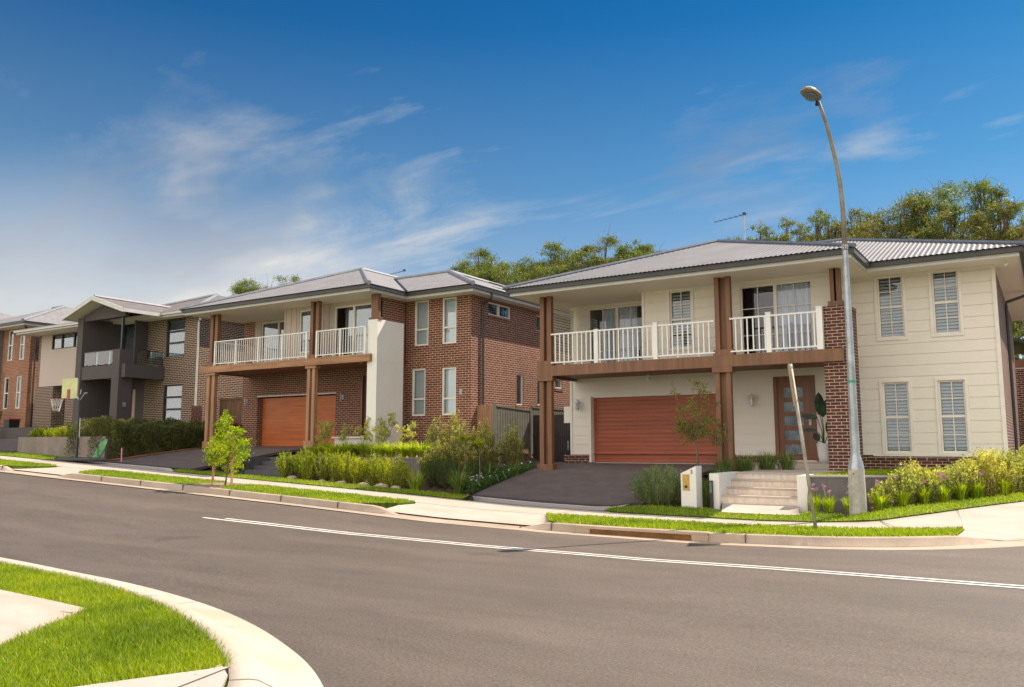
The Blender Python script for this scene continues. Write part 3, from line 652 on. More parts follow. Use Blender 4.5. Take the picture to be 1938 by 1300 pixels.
lawnA = [p for p in nin if p[0] < -4.9 and p[0] > -40]
sheet('near_verge', nin, [(p[0]-3 if p[1] < 3 else p[0]-.5, min(p[1]-4, -1)) for p in nin], nz, 'grassbase', 200, 40, -.02)
# concrete slabs let into the near lawn
def slab(name, poly, mt, dz, th=.06):
    b = MB(); b.prism(poly, lambda x, y: float(nz(x, y))+dz-th, lambda x, y: float(nz(x, y))+dz); return tag(b.build(name, mt), kind='structure')
slab('near_path', [(-24, 6.15), (-13, 5.05), (-9.73, 4.83), (-8.6, 4.76), (-7.85, 4.70), (-7.62, 4.42), (-7.3, 3.95), (-6.95, 3.48), (-7.4, 1.5), (-24, 2.6)], 'path', .01)
slab('near_path', [(-5.75, 1.2), (-5.34, 3.14), (-4.93, 3.98), (-4.90, 4.0), (-4.3, 1.6)], 'crossover', .012)
slab('near_path', [(-5.02, 4.02), (-4.75, 3.86), (-4.45, 3.55), (-4.1, 3.0), (-3.85, 2.2), (-3.75, 1.6), (-4.29, 1.6)], 'crossover', .010)
jj = MB(); a, b_ = (-9.6, 4.22), (-7.75, 4.62)
for (a, b_) in (((-9.6, 4.15), (-7.72, 4.50)), ((-4.90, 4.0), (-4.31, 1.6))):
    z1, z2 = float(nz(*a))+.014, float(nz(*b_))+.014; jj.face([(a[0], a[1], z1), (a[0]+.02, a[1]-.015, z1), (b_[0]+.02, b_[1]-.015, z2), (b_[0], b_[1], z2)])
tag(jj.build('path_joints', 'joint'), kind='structure')
# ---- grass
def in_poly(P, poly):
    x, y = P[:, 0], P[:, 1]; c = np.zeros(len(P), bool); n = len(poly)
    for i in range(n):
        (x1, y1), (x2, y2) = poly[i], poly[(i+1) % n]
        k = ((y1 > y) != (y2 > y)) & (x < (x2-x1)*(y-y1)/((y2-y1)+1e-12)+x1); c ^= k
    return c
pathpoly = [(-24, 6.15), (-13, 5.05), (-9.73, 4.83), (-8.6, 4.76), (-7.85, 4.70), (-7.62, 4.42), (-7.3, 3.95), (-6.95, 3.48), (-7.4, 1.5), (-24, 2.6)]
path2 = [(-5.8, 1.2), (-5.36, 3.14), (-4.93, 3.98), (-4.7, 4.2), (-3, 3), (-3, 0), (-5.8, 0)]
outer = [(p[0], p[1]) for p in nin if -19 < p[0] < -4.75]
region = outer+[(-4.95, 4.0), (-5.36, 3.14), (-5.8, 1.4), (-7.2, 1.4), (-19, 1.8)]
n_ = 420000; Pn = np.stack([rng.uniform(-19, -4.7, n_), rng.uniform(1.6, 7.2, n_)], 1)
pc = Pn+rng.normal(0, .025, Pn.shape)
keep = in_poly(pc, region) & ~in_poly(pc, [(x*.999, y) for x, y in pathpoly]) & ~in_poly(pc, path2)
dist = np.hypot(Pn[:, 0], Pn[:, 1]); keep &= rng.uniform(0, 1, n_) < np.clip((8.5/dist)**1.2, 0, 1)
Pn = Pn[keep]; Pn = np.concatenate([Pn, nz(Pn[:, 0], Pn[:, 1])[:, None]-.015], 1)
g = blades_mesh('grass', Pn, .062, .0062, 'l_grass', .9); tag(g, 'thick bright lawn grass on the near corner beside the curved kerb', 'grass', kind='stuff')
def verge(A, B, dens, label, h=.055, cut=None):
    tag(sheet('turf', A, B, lambda x, y: F(x, y), 'grassbase', 80, 6, .022, .16, kind=None), kind='structure')
    area = sum(math.dist(A[i], A[i+1])*math.dist(A[i], B[i]) for i in range(len(A)-1))
    P = pts_between(A, B, int(area*dens), lambda x, y: F(x, y), .015, .03)
    P = P[~((P[:, 0] > -6.42) & (P[:, 0] < -4.5) & (P[:, 1] > 17.93) & (P[:, 1] < 19))]
    tag(blades_mesh('grass', P, h, .014, 'l_grass', .8), label, 'grass', kind='stuff')
verge(line(-40, -29.4, 14.5, 12)+[(-28.9, 14.9), (-28.5, 15.5)], line(-40, -29.4, 15.95, 12)+[(-28.9, 15.9), (-28.45, 15.7)], 500, 'short verge grass at the far left between kerb and footpath')
verge([(-26.1, 15.6), (-25.6, 14.9), (-25, 14.5)]+line(-24.8, -20.35, 14.5, 9)+[(-20.0, 14.7)], [(-26.0, 15.8), (-25.5, 15.98), (-25, 16)]+line(-24.8, -20.2, 15.99, 9)+[(-19.95, 15.9)], 700, 'verge grass strip left of the young staked street tree')
verge([(-18.9, 15.0), (-18.5, 14.6)]+line(-18.2, -13.6, 14.5, 9)+[(-13.2, 15.1), (-12.9, 15.75)], [(-18.9, 15.8), (-18.5, 15.97)]+line(-18.2, -13.6, 15.99, 9)+[(-13.3, 15.95), (-12.95, 15.85)], 900, 'verge grass strip right of the staked street tree up to the driveway crossing')
verge([(-9.15, 15.6), (-8.6, 14.75)]+line(-8.2, -3.5, 14.48, 9)+[(-2.9, 14.6), (-2.2, 14.98), (-1.43, 15.52)], [(-9.3, 15.8), (-8.6, 15.9)]+line(-8.2, -3.5, 15.98, 9)+[(-2.9, 15.98), (-2.3, 16.32), (-1.40, 16.75)], 1500, 'bright verge grass between kerb and footpath beside the leaning sign post', .06)
verge(line(-44, -31.8, 17.45, 10), line(-44, -31.8, 19.0, 10), 350, 'shaded and sunlit lawn strip below the rendered planter wall')
verge([(-24.6, 17.45), (-24, 17.43)]+line(-22, -13.6, 17.42, 9)+[(-12.75, 17.45)], [(-25.4, 18.3), (-24, 18.25)]+line(-22, -13.6, 18.35, 9)+[(-13.25, 18.5)], 700, 'long thin lawn strip between footpath and the garden of the brown brick house')
verge([(-8.75, 17.5)]+line(-8, -3.6, 17.43, 8)+[(-2.85, 17.55), (-2.45, 17.98), (-2.05, 18.38), (-1.66, 18.81), (-1.2, 19.28), (-.57, 19.89), (-.1, 20.5), (.2, 21.2)], [(-8.75, 17.9)]+line(-8, -4.4, 18.35, 8)+[(-3.8, 18.32), (-3.23, 18.35), (-2.7, 18.85), (-2.25, 19.25), (-1.8, 19.62), (-1.39, 20.0), (-.6, 20.8), (-.2, 22)], 1000, 'lawn strip between footpath and flower bed below the cream house')
tag(sheet('tree_mulch', [(-20.1, 14.5), (-18.4, 14.5)], [(-20.1, 15.98), (-18.4, 15.98)], F, 'mulch', 12, 8, .02, .04, kind=None), kind='structure')
# ================================================================== CREAM HOUSE (right)
H1 = thing('cream_house', (-7, 30, -.62), 'two storey cream clad house with corrugated grey roof, white balcony railing and red-brown garage door', 'house')
GY, UY = 24.6, 23.3       # ground floor plane, upper projecting plane
ZS = 4.63                 # soffit height
b = MB()
gh = (-12.75, -7.96, -.62, 1.59); dh = (-6.76, -5.58, -.45, 1.98)
wall(b, 'y', GY, -1, -13.47, -4.55, -.27, 2.36, [gh, dh], .25, .30)
wall(b, 'y', GY, -1, -4.55, -.98, -.27, ZS, [(-3.82, -3.17, -.20, 1.69), (-2.46, -1.83, -.20, 1.69), (-3.82, -3.17, 2.90, 4.61), (-2.46, -1.83, 2.92, 4.61)], .25, .30)
wall(b, 'y', GY, -1, -13.47, -10.2, 2.5, ZS, [(-12.8, -10.72, 2.52, 4.53)], .25, .30)
wall(b, 'y', UY, -1, -10.23, -4.6, 2.5, ZS, [(-9.38, -8.70, 2.85, 4.58), (-7.25, -5.25, 2.52, 4.50)], .25, .30)
wall(b, 'x', -4.6, 1, UY, GY, 2.36, ZS, [], .2, .30); wall(b, 'x', -10.23, -1, UY+.02, GY, 2.5, ZS, [], .2, .30)
b.box(-13.45, -13.2, GY+.26, 36, -.6, ZS); b.box(-13.45, -1.3, 35.8, 36, -.6, ZS)
b.build('wall', 'cream', H1)
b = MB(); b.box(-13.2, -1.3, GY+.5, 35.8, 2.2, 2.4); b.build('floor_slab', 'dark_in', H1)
b = MB()
for x in (-1.02,): b.box(x-.035, x+.055, GY-.035, GY+.04, -.27, ZS)
for q in ((-4.62, -4.54, UY-.03, UY+.04, 2.5, ZS), (-10.27, -10.19, UY-.03, UY+.04, 2.5, ZS), (-13.5, -13.43, GY-.03, GY+.04, -.27, 2.2)): b.box(*q)
b.box(-13.4, -1.05, GY-.028, GY-.024, ZS-.07, ZS); b.box(-10.1, -4.6, UY-.028, UY-.024, ZS-.07, ZS); b.box(-13.5, -12.78, GY-.03, GY+.02, -.30, -.272); b.box(-7.92, -6.78, GY-.03, GY+.02, -.30, -.272); b.box(-4.13, -1.0, GY-.03, GY+.02, -.30, -.272)
b.build('corner_trim', 'cream_trim', H1)
b = MB(); wall(b, 'x', -1.0, 1, GY+.03, 36, -.7, ZS, [], .22); b.build('side_wall', 'brick1', H1)
for x0, x1 in ((-13.75, -12.78), (-7.93, -6.80), (-4.55, -.985)): b = MB(); b.box(x0, x1, GY-.012, GY+.2, -.75, -.302); b.build('brick_base', 'brick1', H1)
for x0, x1 in ((-13.74, -12.80), (-7.91, -6.82), (-4.54, -1.0)):
    n = int((x1-x0)/.084); sc_ = MB()
    for i in range(n): a = x0+i*.084; sc_.box(a, a+.074, GY-.026, GY+.0, -.412, -.304)
    sc_.build('soldier_course', 'brick1', H1)
# windows with plantation shutters
def shwin(u0, u1, z0, z1, c=GY):
    um = (u0+u1)/2; zm = z0+(z1-z0)*.5
    return window(H1, 'y', c, -1, u0, u1, z0, z1, 'cream_trim', .045, (um,), (z0+(z1-z0)*.25, z0+(z1-z0)*.75), mid=zm, infill='shutter', surround=.07)
for q in ((-3.82, -3.17, -.20, 1.69), (-2.46, -1.83, -.20, 1.69), (-3.82, -3.17, 2.90, 4.61), (-2.46, -1.83, 2.92, 4.61)): shwin(*q)
shwin(-9.38, -8.70, 2.85, 4.58, UY)
w = window(H1, 'y', GY, -1, -12.8, -10.72, 2.52, 4.53, 'cream_trim', .05, (-12.28, -11.27), (3.08, 3.66), infill='curtain', glass='glass_dark', split=(-11.76,), name='sliding_door', curt=(-12.35, -11.1))
w = window(H1, 'y', UY, -1, -7.25, -5.25, 2.52, 4.50, 'cream_trim', .05, (-6.76, -5.76), (3.08, 3.84), infill='curtain', glass='glass_dark', split=(-6.27,), name='sliding_door', curt=(-6.35, -5.3))
# garage door
def garage(par, c, u0, u1, z0, z1, mt, rows, panels=4, jamb=None):
    b = MB(); h = (z1-z0)/rows
    for i in range(rows):
        z = z0+i*h; k = .016 if i % (rows//panels) else .024
        b.box(u0, u1, c-.0, c+.04, z+k*.5, z+h-k*.5); 
    b.box(u0, u1, c+.018, c+.045, z0, z1)
    g = b.build('garage_door', mt, par, bevel=.004)
    if jamb:
        j = MB(); j.box(u0-.07, u0-.002, c-.22, c+.03, z0, z1+.05); j.box(u1+.002, u1+.03, c-.03, c+.03, z0, z1+.05); j.box(u0-.002, u1+.002, c-.10, c+.03, z1+.002, z1+.05); j.build('door_frame', jamb, g)
    s = MB(); s.box(u0, u1, c-.015, c+.03, z0-.03, z0-.002); s.build('bottom_seal', 'pipe_white', g)
    return g
garage(H1, GY+.10, -12.68, -7.98, -.55, 1.55, 'garage1', 16, 4, 'cream_trim')
# front door
b = MB()
fx = [(-6.76, -6.66), (-5.68, -5.58)]
for a, q in fx: b.box(a, q, GY-.02, GY+.10, -.42, 1.98)
b.box(-6.66, -5.68, GY-.02, GY+.10, 1.90, 1.98); fr_ = b.build('front_door', 'door', H1)
b = MB(); lites = [(-.26+.405*i, .05+.405*i) for i in range(5)]
wall(b, 'y', GY+.03, -1, -6.66, -5.68, -.40, 1.90, [(-6.50, -5.94, z+.02, z+.30) for z in (-.28, .12, .53, .93, 1.35)], .045); b.build('door_leaf', 'door', fr_)
b = MB()
for z in (-.28, .12, .53, .93, 1.35): b.box(-6.50, -5.94, GY+.045, GY+.055, z+.02, z+.30)
b.build('glass_lite', 'frosted', fr_)
b = MB(); b.box(-5.80, -5.73, GY+.005, GY+.028, .56, .80); b.tube([(-5.765, GY+.0, .68), (-5.765, GY-.045, .68), (-5.88, GY-.05, .68)], .011, 6); b.build('handle', 'galv', fr_)
b = MB(); b.box(-6.7, -5.62, GY-.06, GY+.1, -.46, -.42); b.build('door_sill', 'pipe_white', fr_)
def wall_lamp(par, x, y, z, sc=1.):
    b = MB(); b.lathe(x, y-.04, [(.045*sc, z+.02), (.045*sc, z+.0)], 10); b.tube([(x, y, z+.06), (x, y-.10, z+.10), (x, y-.12, z+.07)], .012, 6)
    b.lathe(x, y-.12, [(.02, z+.21*sc), (.06*sc, z+.19*sc), (.095*sc, z+.10*sc), (.10*sc, z+.085*sc), (.05, z+.085*sc)], 14)
    for k in range(4): a = k*math.pi/2+.78; b.tube([(x+.055*math.cos(a), y-.12+.055*math.sin(a), z+.09), (x+.055*math.cos(a), y-.12+.055*math.sin(a), z-.12)], .006, 4)
    b.lathe(x, y-.12, [(.065*sc, z-.05), (.065*sc, z-.06)], 12); b.lathe(x, y-.12, [(.06*sc, z-.12), (.045, z-.15)], 12)
    o = b.build('wall_lamp', 'pipe_white', par)
    g = MB(); g.lathe(x, y-.12, [(.045, z-.12), (.048, z+.08)], 12); g.build('lamp_glass', 'glass_bal', o)
wall_lamp(H1, -7.37, GY-.02, 1.28); wall_lamp(H1, -13.17, GY-.02, 1.30)
# balcony: beam, floor, posts, railing
b = MB(); b.box(-13.36, -4.30, 22.18, 22.30, 2.12, 2.44); b.build('balcony_beam', 'timber1', H1)
b = MB(); b.box(-13.36, -13.24, 22.302, GY-.03, 2.12, 2.44); b.build('side_beam', 'timber1', H1)
b = MB(); b.box(-13.22, -4.4, 22.302, GY-.03, 2.20, 2.40); b.build('balcony_floor', 'timber1', H1)
def post_pair(par, x0, x1, y, z0, z1, mt, w=.16, base=None, cap=None, depth=.16):
    b = MB(); b.box(x0, x0+w, y, y+depth, z0, z1); b.box(x1-w, x1, y, y+depth, z0, z1)
    if x1-w-x0-w > .02: b.box(x0+w, x1-w, y+depth-.03, y+depth-.005, z0, z1)
    o = b.build('post', mt, par, bevel=.006)
    if base: c = MB(); c.box(x0-.06, x1+.06, y-.05, y+depth+.05, *base); c.build('post_base', mt, o, bevel=.006)
    if cap: c = MB(); c.box(x0-.06, x1+.06, y-.05, y+depth+.05, *cap); c.build('post_cap', mt, o, bevel=.006)
    return o
post_pair(H1, -13.29, -12.86, 22.22, -.80, 2.118, 'timber1', w=.15, base=(-.83, -.57), cap=(1.97, 2.116))
post_pair(H1, -7.68, -7.24, 22.22, -.62, 2.118, 'timber1', base=(-.66, -.5), cap=(1.97, 2.116), w=.13)
post_pair(H1, -13.29, -12.88, 22.26, 2.44, ZS, 'timber1', base=(2.442, 2.60), w=.15)
post_pair(H1, -7.65, -7.20, 22.26, 2.44, ZS, 'timber1', base=(2.442, 2.60), w=.13)
post_pair(H1, -4.68, -4.42, 22.75, 3.58, ZS, 'timber1', base=(3.565, 3.75), depth=.2)
b = MB(); b.box(-4.82, -4.16, 22.34, 23.30, -.72, 3.56); b.build('brick_pier', 'brick1', H1)
b = MB()
for i in range(8): b.box(-4.83+i*.084, -4.83+i*.084+.074, 22.325, 22.40, 3.45, 3.562)
for i in range(11): b.box(-4.20, -4.145, 22.34+i*.084, 22.34+i*.084+.074, 3.45, 3.562)
b.build('soldier_course', 'brick1', H1)
def railing(par, x0, x1, y, zb, zt, mt, posts, step, side=None, bw=.035, rw=.05, feet=True):
    b = MB(); b.box(x0, x1, y, y+rw+.01, zt-rw*.9, zt); b.box(x0, x1, y+.005, y+rw, zb+.07, zb+.07+rw*.8)
    if side:
        b.box(side[0], side[0]+rw, y+rw+.01, side[1], zt-rw*.9, zt); b.box(side[0], side[0]+rw, y+rw+.01, side[1], zb+.07, zb+.07+rw*.8)
        k = y+.2
        while k < side[1]: b.box(side[0]+.008, side[0]+.008+bw*.7, k, k+bw*.7, zb+.07+rw*.8, zt-rw*.9); k += step
    r = b.build('railing', mt, par)
    for px, w, ex in posts:
        b = MB(); b.box(px-w/2, px+w/2, y-.02, y-.02+w, zb+.002, zt+ex)
        if ex > .03: b.box(px-w/2-.012, px+w/2+.012, y-.032, y-.008+w, zt+ex, zt+ex+.02)
        b.build('railing_post', mt, r)
    proto = None; n = int(round((x1-x0)/step)); L = root_loc(r)
    for i in range(1, n):
        x = x0+(x1-x0)*i/n
        if any(abs(x-px) < w/2+.01 for px, w, ex in posts): continue
        if proto is None:
            b = MB(); b.box(x-bw/2, x+bw/2, y+.012, y+.012+bw*.7, zb+.07+rw*.8, zt-rw*.9); proto = b.build('baluster', mt, r); x00 = x
        else:
            c = proto.copy(); c.location = (x-x00, 0, 0); C.objects.link(c); c.parent = r
    if feet:
        b = MB()
        for i in range(3, n, 4): x = x0+(x1-x0)*i/n; b.box(x-.015, x+.015, y+.015, y+.04, zb+.005, zb+.07)
        b.build('foot', mt, r)
    return r
railing(H1, -12.86, -7.66, 22.20, 2.44, 3.43, 'white', ((-11.3, .13, .03), (-9.4, .13, .06)), .155)
railing(H1, -7.22, -4.84, 22.20, 2.44, 3.45, 'white', ((-6.17, .13, .05), (-4.86, .15, .09)), .155)
# privacy screen on the balcony's left end
b = MB()
for i in range(22): z = 2.55+i*.088; b.box(-13.30, -13.28, 23.05, 24.35, z, z+.06)
b.box(-13.31, -13.25, 23.0, 23.05, 2.45, 4.5); b.box(-13.31, -13.25, 24.35, 24.4, 2.45, 4.5); b.build('privacy_screen', 'cream_trim', H1)
# eaves and roof
P1 = [(-13.93, 21.6), (-3.93, 21.6), (-3.93, 23.66), (-.42, 23.66), (-.42, 36.3), (-13.93, 36.3)]
eaves(H1, P1, ZS)
t = math.tan(R(20)); Z0 = ZS+.21
hA = lambda x, y: Z0+t*min(y-21.4, 9e9)
roof = MB()
def sheetp(poly, kind, e):
    zf = {'f': lambda x, y: Z0+t*(y-e), 'l': lambda x, y: Z0+t*(x-e), 'r': lambda x, y: Z0+t*(e-x), 'b': lambda x, y: Z0+t*(e-y)}[kind]
    strip_roof(roof, poly, zf, 'x' if kind in 'fb' else 'y', .0325, .009, .13)
sheetp([(-14.1, 21.4), (-3.78, 21.4), (-8.94, 26.56)], 'f', 21.4)
sheetp([(-14.1, 21.4), (-8.94, 26.56), (-8.94, 31.3), (-14.1, 36.46)], 'l', -14.1)
sheetp([(-3.78, 21.4), (-3.78, 23.46), (-8.94, 28.62), (-8.94, 26.56)], 'r', -3.78)
sheetp([(-3.78, 23.46), (-.24, 23.46), (-5.4, 28.62), (-8.94, 28.62)], 'f', 23.46)
sheetp([(-.24, 23.46), (-.24, 36.46), (-5.4, 31.3), (-5.4, 28.62)], 'r', -.24)
zt = Z0+t*5.16
roof.face([(-8.94, 28.62, zt), (-5.4, 28.62, zt), (-5.4, 31.3, zt), (-8.94, 31.3, zt)])
sheetp([(-14.1, 36.46), (-.24, 36.46), (-5.4, 31.3), (-8.94, 31.3)], 'b', 36.46)
rf = roof.build('roof', 'roof1', H1)
b = MB(); rz = .03
ridge_tube(b, [((-14.1, 21.4, Z0+rz), (-8.94, 26.56, zt+rz)), ((-3.78, 21.4, Z0+rz), (-8.94, 26.56, zt+rz)), ((-8.94, 26.56, zt+rz), (-8.94, 28.62, zt+rz)), ((-8.94, 28.62, zt+rz), (-5.4, 28.62, zt+rz)), ((-.24, 23.46, Z0+rz), (-5.4, 28.62, zt+rz))], .06)
b.build('ridge_cap', 'roof1b', rf)
b = MB(); b.tube([(-.33, 29.4, ZS+.1), (-.36, 29.4, ZS-.12), (-.92, 29.4, ZS-.30), (-.93, 29.4, ZS-.45), (-.93, 29.4, -.6)], .048, 8); b.build('downpipe', 'gutter', H1)
b = MB(); b.tube([(-10.55, GY-.30, 2.19), (-10.55, GY-.30, 2.13)], .05, 10); b.lathe(-10.55, GY-.34, [(.03, 1.99), (.065, 2.02), (.07, 2.08), (.05, 2.13)], 12); b.tube([(-10.5, GY-.34, 2.06), (-10.42, GY-.46, 2.0)], .04, 8); b.build('security_light', 'white', H1)
b = MB(); b.tube([(-.68, 24.2, ZS), (-.68, 24.2, ZS-.06)], .03, 8); b.tube([(-.68, 24.2, ZS-.06), (-.72, 24.1, ZS-.12)], .04, 8); b.build('camera_dome', 'white', H1)
b = MB(); b.box(-13.82, -13.50, GY+.12, GY+.30, .75, 1.30); b.build('meter_box', 'cream_trim', H1)
b = MB(); b.box(-13.63, -13.58, GY-.02, GY+.03, -.15, .15); b.build('hose_bottle', 'frosted', H1)
# porch slab
b = MB(); b.box(-7.2, -4.84, 23.35, GY-.015, -.72, -.49); b.build('porch_step', 'crossover', H1, bevel=.01)
def antenna(root, x, y, z0, h, arm, label):
    a = thing('tv_antenna', (x, y, z0), label, 'antenna')
    b = MB(); b.tube([(x, y, z0), (x, y, z0+h)], .022, 6); b.build('mast', 'galv', a)
    b = MB(); b.tube([(x-arm, y, z0+h-.16), (x+.12, y, z0+h-.02)], .011, 6)
    for i in range(6): k = x-arm+.05+i*(arm/6); q = .08+.02*i; zz = z0+h-.16+(k-x+arm)*.14/arm; b.tube([(k, y-q, zz), (k, y+q, zz)], .008, 4)
    b.box(x-.05, x+.04, y-.06, y+.06, z0+h-.05, z0+h+.04); b.build('boom', 'black', a)
antenna(None, -9.06, 30, zt-.05, 1.85, 1.15, 'thin television antenna on a mast above the roof of the cream house')
# ================================================================== BROWN BRICK HOUSE (middle)
H2 = thing('brown_brick_house', (-23, 30, -.1), 'two storey brown brick house with grey tiled roof, timber balcony beam and orange garage door', 'house')
BY, MY, WY = 24.46, 22.8, 24.1; ZS2 = 5.4
b = MB()
wall(b, 'y', BY, -1, -29.83, -20.28, -.12, 3.3, [(-28.84, -24.18, -.2, 2.08), (-22.82, -21.6, .0, 2.84)], .25, rd=.3)
wall(b, 'y', BY-.002, -1, -29.83, -29.15, 3.3, ZS2, [], .25)
wall(b, 'y', WY, -1, -20.27, -17.24, -.5, ZS2, [(-19.84, -19.18, 3.69, 5.38), (-18.54, -17.90, 3.68, 5.38), (-19.93, -19.30, 1.09, 2.83), (-18.53, -17.90, 1.09, 2.81)], .25, rd=.12)
wall(b, 'x', -20.3, 1, MY, WY-.001, -.4, ZS2, [], .2)
wall(b, 'y', MY, -1, -20.76, -20.302, 3.3, ZS2, [], .2)
wall(b, 'x', -17.24, 1, WY+.251, 38, -.7, ZS2, [(25.17, 26.7, 4.81, 5.29), (27.12, 27.62, 1.55, 2.76), (28.68, 29.2, 1.6, 2.72), (28.64, 29.4, 4.60, 5.24), (30.13, 30.72, 2.37, 2.76)], .25, rd=.11)
wall(b, 'x', -29.83, -1, BY+.26, 38, -.6, ZS2, [], .2); b.box(-29.83, -17.3, 37.8, 38, -.6, ZS2)
b.build('wall', 'brick2', H2)
b = MB(); b.box(-29.6, -17.5, BY+.7, 37.7, 2.9, 3.1); b.build('floor_slab', 'dark_in', H2)
b = MB()   # upper floor cladding with vertical battens
wall(b, 'y', BY, -1, -29.15, -25.5, 3.3, ZS2, [(-28.76, -25.7, 3.32, 5.33)], .2)
wall(b, 'y', MY, -1, -25.47, -20.762, 3.3, ZS2, [(-24.62, -23.95, 3.6, 5.28), (-22.72, -20.82, 3.32, 5.25)], .2)
wall(b, 'x', -25.47, -1, MY+.01, BY, 3.3, ZS2, [], .15)
b.build('upper_wall', 'pinkcream', H2)['label'] = 'pale cladding with vertical battens behind the balcony'
b = MB(); x = -25.4
while x < -20.9:
    if not (-24.66 < x < -23.91 or -22.76 < x < -20.8): b.box(x, x+.04, MY-.02, MY, 3.3, ZS2)
    x += .3
b.build('batten', 'pinkcream', H2)
for q in ((-19.84, -19.18, 3.69, 5.38, 4.30), (-18.54, -17.90, 3.68, 5.38, 4.29), (-19.93, -19.30, 1.09, 2.83, 1.71), (-18.53, -17.90, 1.09, 2.81, 1.69)):
    window(H2, 'y', WY, -1, *q[:4], 'cream_trim', .055, mid=q[4], infill='blind', sill='brick2', d=.05)
window(H2, 'y', MY, -1, -24.62, -23.95, 3.6, 5.28, 'cream_trim', .05, mid=4.4, infill='blind')
window(H2, 'y', BY, -1, -28.76, -25.7, 3.32, 5.33, 'cream_trim', .055, infill='curtain', glass='glass', split=(-27.7, -26.7), name='sliding_door', curt=(-28.7, -26.75))
window(H2, 'y', MY, -1, -22.72, -20.82, 3.32, 5.25, 'cream_trim', .055, infill='curtain', glass='glass', split=(-21.75,), name='sliding_door', curt=(-22.3, -20.9))
window(H2, 'x', -17.24, 1, 25.17, 26.7, 4.81, 5.29, 'cream_trim', .045, infill='shutter', split=(25.93,), sill='brick2')
for q in ((27.12, 27.62, 1.55, 2.76), (28.68, 29.2, 1.6, 2.72), (28.64, 29.4, 4.60, 5.24), (30.13, 30.72, 2.37, 2.76)): window(H2, 'x', -17.24, 1, *q, 'cream_trim', .045, infill='blind', sill='brick2')
garage(H2, BY+.24, -28.78, -24.24, -.03, 2.05, 'garage2', 16, 4, None)
b = MB(); b.box(-28.86, -24.16, BY-.01, BY+.06, 2.082, 2.14); b.build('lintel', 'pipe_white', H2)
b = MB(); b.box(-22.82, -22.72, BY-.03, BY+.1, .0, 2.84); b.box(-21.7, -21.6, BY-.03, BY+.1, .0, 2.84); b.box(-22.72, -21.7, BY-.03, BY+.1, 2.74, 2.84); d_ = b.build('front_door', 'door', H2)
b = MB(); b.box(-22.72, -21.7, BY+.05, BY+.09, .0, 2.74); b.build('door_leaf', 'door_dark', d_)
for x in (-23.75, -29.47):
    b = MB(); b.box(x-.055, x+.055, BY-.03, BY, 1.84, 2.02); b.box(x-.05, x-.02, BY-.12, BY-.08, 1.76, 2.10); b.box(x-.05, x+.03, BY-.09, BY-.028, 1.90, 1.94); b.build('wall_lamp', 'galv', H2)
b = MB(); b.box(-17.73, -17.62, WY-.03, WY, 1.80, 2.02); b.build('intercom', 'galv', H2)
b = MB(); b.box(-22.25, -20.4, 22.5, BY-.02, -.2, .27); b.box(-22.32, -20.4, 22.42, BY-.02, .272, .33); b.build('porch_slab', 'render_white', H2)
# pier and balcony
b = MB(); b.box(-20.33, -19.88, 22.08, 22.30, 2.96, 4.47); b.box(-20.33, -19.88, 22.08, 23.52, -.4, 2.958); b.box(-20.33, -19.88, 22.302, 23.52, 2.96, 4.47); b.build('rendered_pier', 'render_white', H2)
b = MB(); b.box(-29.5, -20.10, 21.95, 22.07, 2.97, 3.24); b.build('balcony_beam', 'timber2', H2)
b = MB(); b.box(-29.5, -29.38, 22.072, BY-.01, 2.97, 3.24); b.build('side_beam', 'timber2', H2)
b = MB(); b.box(-29.37, -20.35, 22.072, BY-.01, 3.02, 3.18); b.build('balcony_floor', 'timber1', H2)
b = MB()
for x, y in ((-24.1, 22.9), (-21.2, 22.7)): b.lathe(x, y, [(.05, 3.0), (.05, 3.018)], 12)
b.build('downlight', 'pipe_white', H2)
post_pair(H2, -29.12, -28.62, 22.04, .0, 2.968, 'timber3', cap=(2.86, 2.966), base=(-.1, .18), w=.18)
post_pair(H2, -23.30, -22.88, 22.04, -.05, 2.968, 'timber3', cap=(2.86, 2.966), base=(-.1, .18), w=.15)
post_pair(H2, -29.10, -28.62, 22.09, 3.24, ZS2, 'timber1', base=(3.242, 3.38), w=.18)
post_pair(H2, -23.26, -22.82, 22.09, 3.24, ZS2, 'timber1', base=(3.242, 3.38), w=.15)
post_pair(H2, -20.22, -19.90, 22.12, 4.472, ZS2, 'timber1', base=(4.474, 4.55), w=.16)
railing(H2, -28.66, -23.28, 22.0, 3.24, 4.25, 'white', ((-28.62, .06, 0), (-27.35, .06, 0), (-26.0, .06, 0), (-24.65, .06, 0), (-23.32, .06, 0)), .125, bw=.022, rw=.04, side=(-28.66, BY-.1))
railing(H2, -22.84, -20.35, 22.0, 3.24, 4.25, 'white', ((-22.8, .06, 0), (-21.6, .06, 0), (-20.38, .06, 0)), .125, bw=.022, rw=.04)
P2 = [(-29.95, 21.5), (-19.75, 21.5), (-19.75, 23.5), (-16.75, 23.5), (-16.75, 38.2), (-29.95, 38.2)]
eaves(H2, P2, ZS2)
t2 = .385; Z2 = ZS2+.21; roof = MB()
def face_s(poly, zf): roof.face([(x, y, zf(x, y)) for x, y in poly])
front = lambda e: (lambda x, y: Z2+t2*(y-e)); rightp = lambda e: (lambda x, y: Z2+t2*(e-x)); leftp = lambda e: (lambda x, y: Z2+t2*(x-e))
face_s([(-30.1, 21.3), (-19.6, 21.3), (-24.85, 26.55)], front(21.3))
face_s([(-30.1, 21.3), (-24.85, 26.55), (-24.85, 38.3), (-30.1, 38.3)], leftp(-30.1))
face_s([(-19.6, 21.3), (-19.6, 23.3), (-23.7, 27.4), (-23.7, 38.3), (-24.85, 38.3), (-24.85, 26.55)], rightp(-19.6))
face_s([(-19.6, 23.3), (-16.6, 23.3), (-20.7, 27.4), (-23.7, 27.4)], front(23.3))
